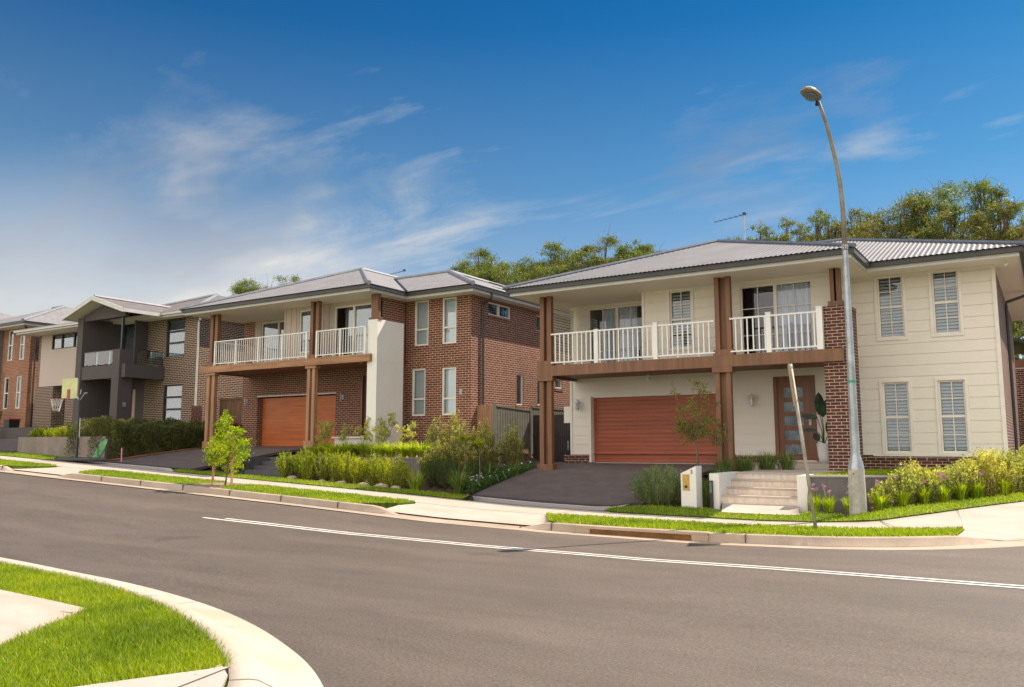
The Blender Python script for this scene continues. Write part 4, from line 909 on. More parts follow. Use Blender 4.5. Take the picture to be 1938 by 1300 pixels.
face_s([(-16.6, 23.3), (-16.6, 38.3), (-20.7, 38.3), (-20.7, 27.4)], rightp(-16.6))
zr2 = Z2+t2*4.1; face_s([(-23.7, 27.4), (-20.7, 27.4), (-20.7, 38.3), (-23.7, 38.3)], lambda x, y: zr2)
rf2 = roof.build('roof', 'tile2', H2)
b = MB(); za = Z2+t2*5.25+.01
ridge_tube(b, [((-30.1, 21.3, Z2+.02), (-24.85, 26.55, za)), ((-19.6, 21.3, Z2+.02), (-24.85, 26.55, za)), ((-24.85, 26.55, za), (-24.85, 38, za)), ((-16.6, 23.3, Z2+.02), (-20.7, 27.4, zr2+.02)), ((-23.7, 27.4, zr2+.02), (-20.7, 27.4, zr2+.02)), ((-20.7, 27.4, zr2+.02), (-20.7, 38, zr2+.02))], .085)
b.build('ridge_cap', 'ridge2', rf2)
b = MB(); b.tube([(-19.6, 23.3, Z2+.02), (-23.7, 27.4, zr2+.02)], .05, 6); b.build('valley', 'black', rf2)
b = MB()
for i in range(4):
    y = 27.2+i*1.75
    pts = [(-17.1, y), (-17.1, y+1.65), (-18.6, y+1.65), (-18.6, y)]
    top = [(x, q, Z2+t2*(-16.6-x)+.15) for x, q in pts]; lo = [(x, q, z-.04) for x, q, z in top]
    b.face(top); b.face(lo[::-1])
    for k in range(4): b.face([lo[k], lo[(k+1) % 4], top[(k+1) % 4], top[k]])
b.build('solar_panel', 'solar', rf2)
b = MB(); b.tube([(-16.68, 24.6, ZS2+.1), (-16.70, 24.62, ZS2-.10), (-17.16, 24.74, ZS2-.26), (-17.17, 24.74, ZS2-.4), (-17.17, 24.74, -.5)], .05, 8); b.build('downpipe', 'gutter', H2)
antenna(None, -27.92, 33, 6.45, 2.65, 1.4, 'television antenna behind the ridge of the brown brick house')
# ================================================================== CHARCOAL AND BRICK HOUSE (left)
H3 = thing('charcoal_house', (-38, 30, .3), 'two storey house with charcoal rendered balcony porch, dark brick wing and gabled entry roof', 'house')
ZS3 = 5.93; WY3 = 24.0
b = MB()
wall(b, 'y', WY3, -1, -36.3, -32.42, -.1, ZS3, [(-34.79, -33.42, 4.12, 5.88), (-34.80, -33.44, 1.14, 2.81)], .25, rd=.14)
wall(b, 'x', -32.42, 1, WY3+.251, 36, -.5, ZS3, [], .25)
wall(b, 'y', WY3, -1, -46.15, -44.35, .3, 3.13, [], .3); wall(b, 'y', WY3, -1, -43.1, -41.8, .3, 3.13, [], .3)
wall(b, 'x', -44.35, 1, WY3+.31, 28, .3, 3.13, [], .2); wall(b, 'x', -45.95, -1, WY3+.31, 36, .3, ZS3, [], .2)
b.box(-45.9, -32.7, 35.7, 35.9, .0, ZS3); b.box(-46.02, -45.72, WY3+.02, WY3+.3, 3.13, ZS3)
b.build('wall', 'brick3', H3)
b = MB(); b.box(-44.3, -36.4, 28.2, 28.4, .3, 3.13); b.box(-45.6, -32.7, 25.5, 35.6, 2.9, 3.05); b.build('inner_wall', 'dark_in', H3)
for q in ((-34.79, -33.42, 4.12, 5.88, (4.78, 5.32)), (-34.80, -33.44, 1.14, 2.81, (1.68, 2.24))):
    window(H3, 'y', WY3, -1, *q[:4], 'black', .05, bz=q[4], bt=.09, infill='blind', sill='brick3', d=.06)
b = MB()
wall(b, 'y', WY3-.03, -1, -45.71, -41.5, 3.15, ZS3, [(-44.67, -41.9, 5.10, 5.90)], .2); b.build('upper_wall', 'pinkcream', H3)['label'] = 'pale cantilevered upper wall over the carport'
b = MB(); b.box(-45.7, -41.5, WY3+.18, 27.5, 3.15, 3.2); b.build('underside', 'soffit', H3)
window(H3, 'y', WY3-.03, -1, -44.67, -41.9, 5.10, 5.90, 'black', .05, infill='blind', split=(-43.75, -42.6), d=.04)
b = MB()   # charcoal porch shell
b.box(-38.72, -38.27, 21.95, 23.95, -.2, 6.02); b.build('fin_wall', 'charcoal', H3)
b = MB(); wall(b, 'y', WY3, -1, -41.5, -36.3, .3, ZS3, [(-39.75, -36.95, 3.75, ZS3-.02), (-38.1, -37.3, .3, 2.7)], .2); b.build('porch_wall', 'charcoal', H3)
b = MB(); b.box(-36.35, -36.25, 23.35, 23.99, 3.1, ZS3); b.build('nib_wall', 'charcoal', H3)
b = MB(); b.box(-38.268, -34.80, 22.0, 22.15, 3.07, 3.68); b.box(-34.95, -34.80, 22.152, WY3-.01, 3.07, 3.68); b.build('balcony_parapet', 'charcoal', H3)
b = MB(); b.box(-38.265, -34.96, 22.16, WY3-.01, 3.20, 3.60); b.build('balcony_floor', 'soffit', H3)
b = MB(); b.box(-35.66, -35.10, 21.90, 22.55, -.1, 4.36); b.build('column', 'charcoal', H3)
b = MB(); b.box(-35.42, -35.32, 22.1, 22.2, 4.36, ZS3); b.build('steel_post', 'black', H3)
for x0, x1 in ((-38.2, -37.2), (-37.18, -36.2), (-36.18, -35.68)): b = MB(); b.box(x0, x1, 22.03, 22.042, 3.72, 4.34); b.build('glass_panel', 'glass_bal', H3)
for y0, y1 in ((22.6, 23.3), (23.32, 23.95)): b = MB(); b.box(-34.86, -34.848, y0, y1, 3.72, 4.34); b.build('glass_panel', 'glass_bal', H3)
b = MB(); b.box(-38.2, -35.66, 22.015, 22.06, 4.34, 4.37); b.box(-34.88, -34.83, 22.55, 23.95, 4.34, 4.37)
for x in (-37.9, -37.4, -37.0, -36.4, -35.9): b.box(x-.03, x+.03, 22.01, 22.065, 3.66, 3.76)
b.build('handrail', 'black', H3)
window(H3, 'y', WY3, -1, -39.75, -36.95, 3.75, ZS3-.02, 'black', .06, infill='curtain', glass='glass', split=(-38.4,), name='sliding_door', curt=(-38.5, -37.0))
b = MB(); b.box(-38.05, -37.2, WY3+.03, WY3+.08, .3, 2.7); d_ = b.build('front_door', 'door_dark', H3)
b = MB(); b.box(-37.15, -36.95, WY3-.05, WY3-.001, .3, 2.7); b.build('door_frame', 'pinkcream', H3)
b = MB(); b.box(-35.12, -35.06, 22.15, 22.3, 1.75, 1.95); b.build('wall_lamp', 'galv', H3)
P3 = [(-41.7, 23.45), (-31.95, 23.45), (-31.95, 36), (-41.7, 36)]
eaves(H3, P3, ZS3, 'fascia', 'fascia')
P3b = [(-46.3, 22.95), (-38.75, 22.95), (-38.75, 27.6), (-46.3, 27.6)]
eaves(H3, P3b, ZS3+.006, 'fascia', 'fascia')
b = MB(); z3 = ZS3+.19; t3 = .364
def q3(pts): b.face(pts)
ap = 5.02; q3([(-41.85, 23.3, z3), (-31.8, 23.3, z3), (-36.82, 28.32, z3+ap*t3)])
q3([(-31.8, 23.3, z3), (-31.8, 36.1, z3), (-36.82, 31.1, z3+ap*t3), (-36.82, 28.32, z3+ap*t3)])
q3([(-41.85, 23.3, z3), (-36.82, 28.32, z3+ap*t3), (-36.82, 31.1, z3+ap*t3), (-41.85, 36.1, z3)]); q3([(-31.8, 36.1, z3), (-41.85, 36.1, z3), (-36.82, 31.1, z3+ap*t3)])
q3([(-46.4, 22.8, z3), (-41.6, 22.8, z3), (-41.6, 26, z3+.35), (-45, 26, z3+.35)]); q3([(-46.4, 22.8, z3), (-45, 26, z3+.35), (-46.4, 27.7, z3)])
q3([(-41.6, 22.8, z3), (-38.6, 22.8, z3), (-38.6, 26, z3+.35), (-41.6, 26, z3+.35)])
# entry gable
gx, gz, gl, gr, gy0 = -36.75, 6.84, -39.15, -34.35, 21.45
for xe, s in ((gl, 1), (gr, -1)):
    q3([(xe, gy0, 6.12), (gx, gy0, gz), (gx, 27.4, gz), (xe, 27.4, 6.12)]); q3([(xe, gy0, 6.04), (gx, gy0, gz-.08), (gx, 26, gz-.08), (xe, 26, 6.04)])
rf3 = b.build('roof', 'tile3', H3)
b = MB(); ridge_tube(b, [((-31.8, 23.3, z3+.02), (-36.82, 28.32, z3+ap*t3+.02)), ((-41.85, 23.3, z3+.02), (-36.82, 28.32, z3+ap*t3+.02)), ((gx, gy0+.05, gz+.02), (gx, 26.1, gz+.02))], .09); b.build('ridge_cap', 'ridge2', rf3)
b = MB()
def barge(xa, za, xb, zb, y0, y1, h):
    p = [(xa, za-h), (xb, zb-h), (xb, zb), (xa, za)]
    b.face([(x, y0, z) for x, z in p]); b.face([(x, y1, z) for x, z in p])
    for k in range(4): (x1, z1), (x2, z2) = p[k], p[(k+1) % 4]; b.face([(x1, y0, z1), (x2, y0, z2), (x2, y1, z2), (x1, y1, z1)])
barge(gl-.05, 6.11, gx, gz+.02, gy0-.05, gy0, .2); barge(gx, gz+.02, gr+.05, 6.11, gy0-.05, gy0, .2)
b.box(gl-.06, gl, gy0, 23.3, 5.93, 6.10); b.box(gr, gr+.06, gy0, 23.3, 5.93, 6.10)
b.build('bargeboard', 'fascia', H3)
b = MB()
b.face([(gl, gy0, 5.98), (gx, gy0, gz-.1), (gx, 23.9, gz-.1), (gl, 23.9, 5.98)]); b.face([(gr, gy0, 5.98), (gx, gy0, gz-.1), (gx, 23.9, gz-.1), (gr, 23.9, 5.98)]); b.build('gable_soffit', 'soffit', H3)
b = MB()
b.face([(-38.27, 22.0, 5.95), (-35.0, 22.0, 5.95), (-35.0, 22.0, 6.05), (-36.8, 22.0, 6.5), (-38.27, 22.0, 6.13)]); b.face([(-38.27, 22.15, 5.95), (-35.0, 22.15, 5.95), (-35.0, 22.15, 6.05), (-36.8, 22.15, 6.5), (-38.27, 22.15, 6.13)]); b.box(-38.26, -35.0, 22.0, 22.15, 5.86, 5.95)
b.build('gable_wall', 'charcoal', H3)
b = MB(); b.tube([(-31.95, 23.6, ZS3), (-32.0, 23.75, ZS3-.25), (-32.33, 23.93, ZS3-.3), (-32.35, 23.93, .2)], .05, 8); b.build('downpipe', 'pipe_white', H3)
b = MB(); b.tube([(-38.8, 22.85, ZS3+.12), (-38.85, 22.95, ZS3-.1), (-38.85, 23.4, ZS3-.2)], .05, 8); b.build('spout', 'black', H3)
# ================================================================== HOUSE 4 and 5 (far left)
H4 = thing('red_brick_house', (-52, 30, 1.1), 'two storey orange-red brick house with tall narrow louvre windows at the far left', 'house')
b = MB(); wn4 = [(-50.34, -49.78, 4.87, 6.62), (-49.04, -48.50, 4.86, 6.58), (-50.46, -49.95, 2.1, 3.90), (-49.11, -48.60, 2.1, 3.91)]
wall(b, 'y', 24.5, -1, -50.9, -47.9, .9, 6.66, wn4, .25, rd=.12); wall(b, 'x', -47.9, 1, 24.751, 36, .5, 6.66, [], .2); b.box(-58, -48, 35.8, 36, .5, 6.66); b.build('wall', 'brick4', H4)
for q in wn4: window(H4, 'y', 24.5, -1, *q, 'cream_trim', .05, mid=(q[2]+q[3])/2, infill='none', d=.05)
b = MB(); b.box(-58, -50.9, 24.2, 35.8, .9, 6.66); b.build('rendered_wing', 'greywall', H4)
eaves(H4, [(-58.3, 23.75), (-47.25, 23.75), (-47.25, 36.4), (-58.3, 36.4)], 6.66)
b = MB(); z4 = 6.86
for f_ in ([(-58.5, 23.6, z4), (-47.1, 23.6, z4), (-52.1, 28.6, z4+1.9), (-53.5, 28.6, z4+1.9)], [(-47.1, 23.6, z4), (-47.1, 36.5, z4), (-52.1, 31.5, z4+1.9), (-52.1, 28.6, z4+1.9)],
           [(-58.5, 36.5, z4), (-58.5, 23.6, z4), (-53.5, 28.6, z4+1.9), (-53.5, 31.5, z4+1.9)], [(-47.1, 36.5, z4), (-58.5, 36.5, z4), (-53.5, 31.5, z4+1.9), (-52.1, 31.5, z4+1.9)]): b.face(f_)
r4 = b.build('roof', 'tile2', H4)
b = MB(); ridge_tube(b, [((-47.1, 23.6, z4+.02), (-52.1, 28.6, z4+1.92)), ((-52.1, 28.6, z4+1.92), (-53.5, 28.6, z4+1.92))], .09); b.build('ridge_cap', 'ridge2', r4)
b = MB(); b.tube([(-47.4, 23.9, 6.6), (-47.6, 24.3, 6.3), (-47.8, 24.75, 6.1), (-47.82, 24.75, 1)], .05, 8); b.build('downpipe', 'gutter', H4)
H5 = thing('grey_roofed_house', (-66, 30, 1.6), 'distant house showing only a pale grey hipped roof at the left edge', 'house')
b = MB(); b.box(-74, -60, 25.5, 37, 1, 7.4); b.build('wall', 'greywall', H5)
eaves(H5, [(-74.5, 25), (-59.5, 25), (-59.5, 37.5), (-74.5, 37.5)], 7.42)
b = MB(); z5 = 7.62
for f_ in ([(-74.7, 24.8, z5), (-59.3, 24.8, z5), (-65.6, 31.2, z5+2.3), (-68.4, 31.2, z5+2.3)], [(-59.3, 24.8, z5), (-59.3, 37.6, z5), (-65.6, 31.2, z5+2.3)], [(-74.7, 37.6, z5), (-74.7, 24.8, z5), (-68.4, 31.2, z5+2.3)], [(-59.3, 37.6, z5), (-74.7, 37.6, z5), (-68.4, 31.2, z5+2.3), (-65.6, 31.2, z5+2.3)]): b.face(f_)
b.build('roof', 'tile2', H5)
# low brick building behind on the right
H6 = thing('low_brick_house', (-3, 41, -.5), 'single storey brick building with cream gable behind the right corner of the cream house', 'house')
b = MB(); b.box(-6, 1.6, 37.5, 44, -.7, 2.95); b.build('wall', 'brick1', H6)
b = MB(); b.prism([(-6, 37.45), (1.6, 37.45), (1.6, 37.5), (-6, 37.5)], 3.25, lambda x, y: 4.15-.33*abs(x+2.2)); b.build('gable', 'cream', H6)
b = MB(); b.box(-6, 1.6, 37.38, 37.48, 2.95, 3.25); b.build('beam', 'timber1', H6)
b = MB()
for s in (-1, 1): b.face([(-2.2, 37.1, 4.5), (-2.2+s*4.4, 37.1, 3.0), (-2.2+s*4.4, 44.3, 3.0), (-2.2, 44.3, 4.5)]); b.face([(-2.2, 37.1, 4.36), (-2.2+s*4.4, 37.1, 2.86), (-2.2+s*4.4, 37.1, 3.0), (-2.2, 37.1, 4.5)])
b.build('roof', 'gutter', H6)
# ================================================================== plants: generators
def leaves(P, D, L, Wd, name, mt, parent, droop=0.):
    """rhombic leaves at P pointing roughly along D"""
    n = len(P); D = D/np.maximum(np.linalg.norm(D, axis=1, keepdims=True), 1e-6)
    rnd = rng.normal(size=(n, 3)); w = np.cross(D, rnd); w /= np.maximum(np.linalg.norm(w, axis=1, keepdims=True), 1e-6)
    l = (L*rng.uniform(.65, 1.3, n))[:, None]; ww = (Wd*rng.uniform(.7, 1.3, n))[:, None]
    m = P+D*l*.5; tip = P+D*l; tip[:, 2] -= droop*l[:, 0]
    V = np.stack([P, m+w*ww/2, tip, m-w*ww/2], 1).reshape(-1, 3); i = np.arange(n)*4
    return np_mesh(name, V, np.stack([i, i+1, i+2, i+3], 1), None, mt, parent)
def stems_mesh(segs, name, mt, parent, k=5):
    b = MB()
    for pts, r in segs: b.tube(pts, r, k, cap=False)
    return b.build(name, mt, parent, smooth=True)
def shrub(kind, x, y, z, h, r, label, cat, group, mt, stems=16, lps=55, L=.05, Wd=.022, low=.15, spread=1., upr=.55, jit=.10, name='shrub', stem_mt='bark', tipmt=None):
    """many-stemmed shrub: leafy shoots fanning up from the base"""
    t = thing(name, (x, y, z), label, cat, group); segs = []; P = []; D = []; TP = []; TD = []
    segs.append(([(x, y, z-.08), (x, y, z+.015)], [r*.3, r*.24]))
    for i in range(stems):
        a = rng.uniform(0, 2*np.pi); q = np.sqrt(rng.uniform(0, 1))*r*spread; hh = h*(1-.45*(q/r)**2)*rng.uniform(.75, 1.08)
        p0 = np.array([x+math.cos(a)*q*.25, y+math.sin(a)*q*.25, z-.03]); p2 = np.array([x+math.cos(a)*q, y+math.sin(a)*q, z+hh]); p1 = (p0+p2)/2+np.array([math.cos(a)*q*.22, math.sin(a)*q*.22, -.02*h])
        segs.append(([tuple(p0), tuple(p1), tuple(p0*.15+p2*.85)], [.010, .007, .003]))
        u = rng.uniform(low, 1, lps)[:, None]; c = (1-u)**2*p0+2*u*(1-u)*p1+u*u*p2; tg = 2*(1-u)*(p1-p0)+2*u*(p2-p1); tg /= np.linalg.norm(tg, axis=1, keepdims=True)
        c = c+rng.normal(size=(lps, 3))*jit*r*(1.1-u*.7); P.append(c); D.append(tg*upr+rng.normal(size=(lps, 3))*.5)
        if tipmt: k = 10; TP.append(p2+rng.normal(size=(k, 3))*.03); TD.append(rng.normal(size=(k, 3))+[0, 0, 1.])
    leaves(np.concatenate(P), np.concatenate(D), L, Wd, 'foliage', mt, t)
    if tipmt: leaves(np.concatenate(TP), np.concatenate(TD), .035, .025, 'blossom', tipmt, t)
    stems_mesh(segs, 'stem', stem_mt, t); return t
def strap_mesh(x, y, z, n, L, w, mt, parent, name='leaf_tuft', rise=1., arch=.8, r0=.05, segs=5):
    a = rng.uniform(0, 2*np.pi, n); ll = L*rng.uniform(.6, 1.15, n); ar = arch*rng.uniform(.35, 1.2, n); V = []
    s = np.linspace(0, 1, segs+1)
    d = np.stack([np.cos(a), np.sin(a), 0*a], 1); sd_ = np.stack([-np.sin(a), np.cos(a), 0*a], 1)
    base = np.array([x, y, z])+d*r0*rng.uniform(0, 1, n)[:, None]; rows = []
    for q in s:
        c = base+d*(ll*ar*(q**1.5)*.75)[:, None]; c[:, 2] += ll*rise*(q-.55*ar*q**2.4); ww = (w*(1-q**2.2)*.5+.0008)
        rows.append(c-sd_*ww); rows.append(c+sd_*ww)
    V = np.stack(rows, 1).reshape(-1, 3); k = 2*(segs+1); b = np.arange(n)[:, None]*k+np.arange(segs)[None]*2; b = b.ravel()
    return np_mesh(name, V, np.stack([b, b+1, b+3, b+2], 1), None, mt, parent)
def tussock(x, y, z, n, L, w, mt, label, group=None, rise=1., arch=.8, cat='plant', name='grass_clump', r0=.06, flowers=None):
    t = thing(name, (x, y, z), label, cat, group); strap_mesh(x, y, z-.02, n, L, w, mt, t, rise=rise, arch=arch, r0=r0)
    if flowers:
        nf, fh, fr, fm = flowers
        for i in range(nf):
            a = rng.uniform(0, 6.28); q = rng.uniform(.02, fr); px, py = x+math.cos(a)*q, y+math.sin(a)*q; ph = z+fh*rng.uniform(.8, 1.1)
            b = MB(); b.tube([(x+math.cos(a)*q*.3, y+math.sin(a)*q*.3, z), (px, py, ph)], .004, 4); s = b.build('flower_stalk', 'l_strap', t)
            P = np.tile([px, py, ph], (26, 1))+rng.normal(size=(26, 3))*.012; D = rng.normal(size=(26, 3)); leaves(P, D, .035, .02, 'flower', fm, s)
    return t
def tree(x, y, z, top, tr, clumps, label, mt, group, leafn, L, Wd, name='tree', cat='tree', bark='bark_pale', trunk_r=.18, fork=.35, clr=1., flat=.6, lean=(0, 0)):
    """trunk, limbs that run to each clump, a twig fan and leaves in every clump; clumps: (dx, dy, dz above z, radius)"""
    t = thing(name, (x, y, z), label, cat, group); H = top-z
    tp = Vector((x+lean[0], y+lean[1], z+H*fork)); segs = [([(x, y, z-.3), tuple((Vector((x, y, z))+tp)/2+Vector((.05, 0, 0))), tuple(tp)], [trunk_r, trunk_r*.8, trunk_r*.62])]
    P = []; D = []
    for cx, cy, cz, cr in clumps:
        c = Vector((x+cx, y+cy, z+cz)); f = tp.lerp(c, .0); k = rng.uniform(.0, .5); st = Vector((x, y, z)).lerp(tp, 1-k*.5)
        m = st.lerp(c, .55)+Vector((rng.normal()*.06*H*.3, rng.normal()*.06*H*.3, -.04*H)); rr = trunk_r*.42*min(1, (cr/clr)*.6+.3)
        segs.append(([tuple(st), tuple(m), tuple(c)], [rr, rr*.65, rr*.3]))
        for i in range(7):
            e = c+Vector(rng.normal(size=3)*cr*.5); e.z += cr*.25; segs.append(([tuple(m.lerp(c, .6)), tuple(c.lerp(e, .5)+Vector((0, 0, -.1*cr))), tuple(e)], [rr*.28, rr*.18, rr*.06]))
        n = int(leafn*(cr/clr)**2); nb = max(5, int(9*(cr/clr)))
        sub = rng.normal(size=(nb, 3)); sub /= np.linalg.norm(sub, axis=1, keepdims=True); sub *= (rng.uniform(.35, 1, nb)**.5*cr)[:, None]; sub[:, 2] *= flat; sub[:, 2] += cr*.1
        w = rng.integers(0, nb, n); q = sub[w]+rng.normal(size=(n, 3))*cr*np.array([.21, .21, .14]); P.append(np.array(c)+q)
        d = rng.normal(size=(n, 3)); d[:, 2] -= .6; D.append(d)
    leaves(np.concatenate(P), np.concatenate(D), L, Wd, 'crown', mt, t)
    stems_mesh(segs, 'trunk', bark, t, 6); return t

# ================================================================== front garden of the cream house
def lamp_post():
    x, y, z = -3.44, 18.41, float(F(-3.44, 18.4))
    t = thing('street_lamp', (x, y, z), 'tall galvanised street lamp with curved arm standing on a thick tapered base', 'street lamp')
    b = MB(); b.tube([(x, y, z-.2), (x, y, z+.5), (x, y, -.50)], [.175, .17, .16], 8); b.build('base', 'pole_conc', t)
    b = MB(); b.tube([(x, y, -.50), (x, y, -.43), (x, y, -.20)], [.163, .155, .094], 8); b.build('collar', 'galv', t)
    b = MB(); b.tube([(x, y, -.24), (x, y, 2.2), (x, y, 4.18)], [.095, .078, .058], 8); b.build('pole', 'galv', t, smooth=False)
    b = MB(); arc = [(-3.44, 18.40, 4.1), (-3.44, 18.40, 5.02), (-3.46, 18.36, 5.55), (-3.50, 18.26, 6.0), (-3.56, 18.12, 6.45), (-3.62, 17.97, 6.85), (-3.70, 17.77, 7.22)]
    b.tube(arc, [.056, .050, .046, .043, .040, .037, .033], 10); b.build('arm', 'lamp_grey', t, smooth=True)
    u = Vector((-.38, -.92, 0)).normalized(); s = Vector((-u.y, u.x, 0)); c = Vector((-3.72, 17.72, 7.28)); ax = (u+Vector((0, 0, .22))).normalized(); upv = ax.cross(s)*-1
    if upv.z < 0: upv = -upv
    b = MB(); rings = []
    for tt, w, hh in ((-.06, .07, .05), (.0, .13, .085), (.10, .165, .11), (.25, .175, .12), (.38, .14, .10), (.46, .07, .05)):
        rings.append([c+ax*tt+s*(w*math.cos(k*math.pi/8))+upv*(hh*math.sin(k*math.pi/8) if k <= 8 else hh*.35*math.sin(k*math.pi/8)) for k in range(16)])
    for r0, r1 in zip(rings[:-1], rings[1:]):
        for k in range(16): b.face([r0[k], r0[(k+1) % 16], r1[(k+1) % 16], r1[k]])
    b.face(rings[0]); b.face(rings[-1]); b.build('lamp_head', 'lamp_grey', t, smooth=True)
    b = MB()
    pts = [c+ax*(.20+.15*math.cos(k*math.pi/6))+s*(.12*math.sin(k*math.pi/6))-upv*.045 for k in range(12)]; lo = [p-upv*.035 for p in pts]
    b.face(pts); b.face(lo[::-1])
    for k in range(12): b.face([pts[k], pts[(k+1) % 12], lo[(k+1) % 12], lo[k]])
    b.build('lamp_lens', 'frosted', t)
    q = c+ax*(-.02)-upv*.06; b = MB(); b.tube([tuple(q), tuple(q-upv*.09)], .035, 8); b.build('photocell', 'black', t)
    b = MB(); b.tube([(x, y, 1.285), (x, y, 1.335)], .0875, 8); b.build('green_band', 'signal_green', t)
    b = MB(); b.tube([(x, y, 4.12), (x, y, 4.22)], .066, 8); b.build('joint_collar', 'galv', t)
    b = MB(); b.tube([(x-.02, y-.18, -.58), (x-.02, y-.20, -.58)], .014, 6); b.build('bolt', 'black', t)
    # stencilled pole number: worn dark digits running down the pole, facing the road
    for k, (ch, zz) in enumerate((('1', .98), ('2', .22), ('5', .06), ('9', -.06))): pass
lamp_post()
def sign():
    x, y, z = -3.6, 15.5, float(F(-3.6, 15.5)); top = Vector((-4.03, 15.88, 1.50)); b0 = Vector((x, y, z-.1))
    t = thing('road_sign', (x, y, z), 'leaning galvanised sign post with its plate seen edge-on beside the kerb', 'sign')
    b = MB(); b.tube([tuple(b0), tuple(top)], [.031, .031], 10); b.build('post', 'old_steel', t, smooth=True)
    d = (top-b0).normalized(); view = Vector((top.x, top.y, 0)).normalized(); n = Vector((view.y, -view.x, 0)); v2 = (view+n*-.05).normalized(); n2 = v2.cross(d).normalized()
    c = top-d*.40+n2*-.045; pl = []
    for sx, sz in ((-.24, -.40), (.24, -.40), (.27, -.36), (.27, .36), (.24, .40), (-.24, .40), (-.27, .36), (-.27, -.36)): pl.append(c+v2*sx+d*sz)
    b = MB(); q = [p+n2*.006 for p in pl]; b.face(pl); b.face(q[::-1])
    for k in range(8): b.face([pl[k], pl[(k+1) % 8], q[(k+1) % 8], q[k]])
    b.build('plate', 'sign_yellow', t)
    for zz in (-.06, -.70):
        p = top+d*zz; b = MB(); b.tube([tuple(p-d*.02), tuple(p+d*.02)], .040, 10); b.build('bracket', 'galv', t)
sign()
# letterbox pillar
mb_ = thing('letterbox_pillar', (-7.07, 18.5, -1.42), 'white rendered letterbox pillar with sloping top and brass mail plate', 'letterbox')
b = MB(); b.prism([(-7.25, 18.42), (-6.88, 18.42), (-6.88, 18.80), (-7.25, 18.80)], -1.55, lambda x, y: -.64+.47*(x+7.25)); b.build('pillar', 'render_white', mb_, bevel=.008)
b = MB(); b.box(-7.20, -7.04, 18.408, 18.418, -1.02, -.66); pl_ = b.build('mail_plate', 'brass', mb_)
b = MB(); b.box(-7.19, -7.05, 18.400, 18.407, -.74, -.715); b.build('slot', 'brass', pl_)
b = MB(); b.tube([(-7.12, 18.400, -.94), (-7.12, 18.406, -.94)], .036, 14); b.build('newspaper_hole', 'plastic_black', pl_)
def digit(ch, x, z, h, y, par):
    cu = bpy.data.curves.new('house_number', 'FONT'); cu.body = ch; cu.size = h; cu.extrude = .003; cu.align_x = 'CENTER'
    o = bpy.data.objects.new('house_number', cu); C.objects.link(o); dg = bpy.context.evaluated_depsgraph_get(); me = bpy.data.meshes.new_from_object(o.evaluated_get(dg)); C.objects.unlink(o)
    me.transform(Matrix.Translation((x, y, z)) @ Matrix.Rotation(R(90), 4, 'X')); L = root_loc(par); me.transform(Matrix.Translation(-L)); me.materials.clear(); me.materials.append(M['black'])
    m = bpy.data.objects.new('house_number', me); C.objects.link(m); m.parent = par
digit('3', -6.985, -.645, .12, 18.412, mb_)
# stairs of the cream house
st = thing('garden_steps', (-5.6, 19.4, -1.3), 'pale stone entry steps between white flank walls leading to the front door', 'steps')
b = MB()
for i, (y0, z1) in enumerate(((18.90, -1.13), (19.25, -.965), (19.60, -.80), (19.95, -.64))):
    b.box(-6.45, -4.76, y0, y0+.352 if i < 3 else 20.3, -1.5, z1-.03)
b.build('riser', 'sandstone', st)
b = MB()
for i, (y0, z1) in enumerate(((18.90, -1.13), (19.25, -.965), (19.60, -.80))): b.box(-6.45, -4.76, y0-.02, y0+.35, z1-.028, z1)
b.build('tread', 'path', st)
b = MB(); b.box(-6.45, -4.76, 19.93, 23.34, -.668, -.64); b.box(-4.76, -4.3, 20.3, 23.34, -.668, -.641); b.build('landing', 'path', st)
b = MB(); b.box(-6.68, -6.452, 18.72, 20.35, -1.5, -.64); b.build('flank_wall', 'render_white', st, bevel=.008)
b = MB(); b.box(-4.758, -4.55, 18.86, 20.2, -1.5, -.655); b.build('flank_wall', 'render_white', st, bevel=.008)
bl = thing('garden_light', (-6.62, 18.6, -1.35), 'slim black garden light on the front of the left white flank wall', 'lamp')
b = MB(); b.box(-6.655, -6.585, 18.64, 18.712, -1.45, -.80); b.build('housing', 'plastic_black', bl, bevel=.004)
b = MB(); b.box(-6.645, -6.595, 18.630, 18.639, -1.08, -.83); b.build('diffuser', 'frosted', bl)
tag(sheet('footpath', [(-6.15, 17.95), (-4.5, 17.95)], [(-6.45, 18.9), (-4.76, 18.9)], lambda x, y: F(x, 17.95)+.04+(-1.30-F(x, 17.95)-.04)*np.clip((y-17.95)/.95, 0, 1), 'path', 6, 6, .0, .08), kind='structure')
rw = thing('retaining_wall', (-2.9, 20, -1.3), 'low grey block retaining wall holding the upper lawn of the cream house', 'wall')
rp = [(-4.549, 19.12), (-3.7, 19.5), (-2.9, 19.98), (-2.2, 20.65), (-1.4, 21.35), (-.7, 22.1), (-.5, 24), (-.4, 36)]
def wallstrip(b, pts, th, z0, z1):
    o = []
    for i, p in enumerate(pts):
        d = (Vector(pts[min(i+1, len(pts)-1)])-Vector(pts[max(i-1, 0)])).normalized(); o.append((p[0]-d.y*th, p[1]+d.x*th))
    zz0 = z0 if callable(z0) else (lambda x, y: z0)
    for i in range(len(pts)-1):
        a, q, c_, d_ = pts[i], pts[i+1], o[i+1], o[i]
        for f in ([(*a, z0), (*q, z0), (*q, z1), (*a, z1)], [(*d_, z0), (*c_, z0), (*c_, z1), (*d_, z1)], [(*a, z1), (*q, z1), (*c_, z1), (*d_, z1)]): b.face(f)
    b.face([(*pts[0], z0), (*o[0], z0), (*o[0], z1), (*pts[0], z1)])
b = MB(); wallstrip(b, rp, .18, -1.7, -.70); b.build('blocks', 'greywall', rw)
b = MB(); rp2 = [(p[0]-.0, p[1]-.02) for p in rp]; wallstrip(b, rp2, .23, -.698, -.655); b.build('capping', 'crossover', rw)
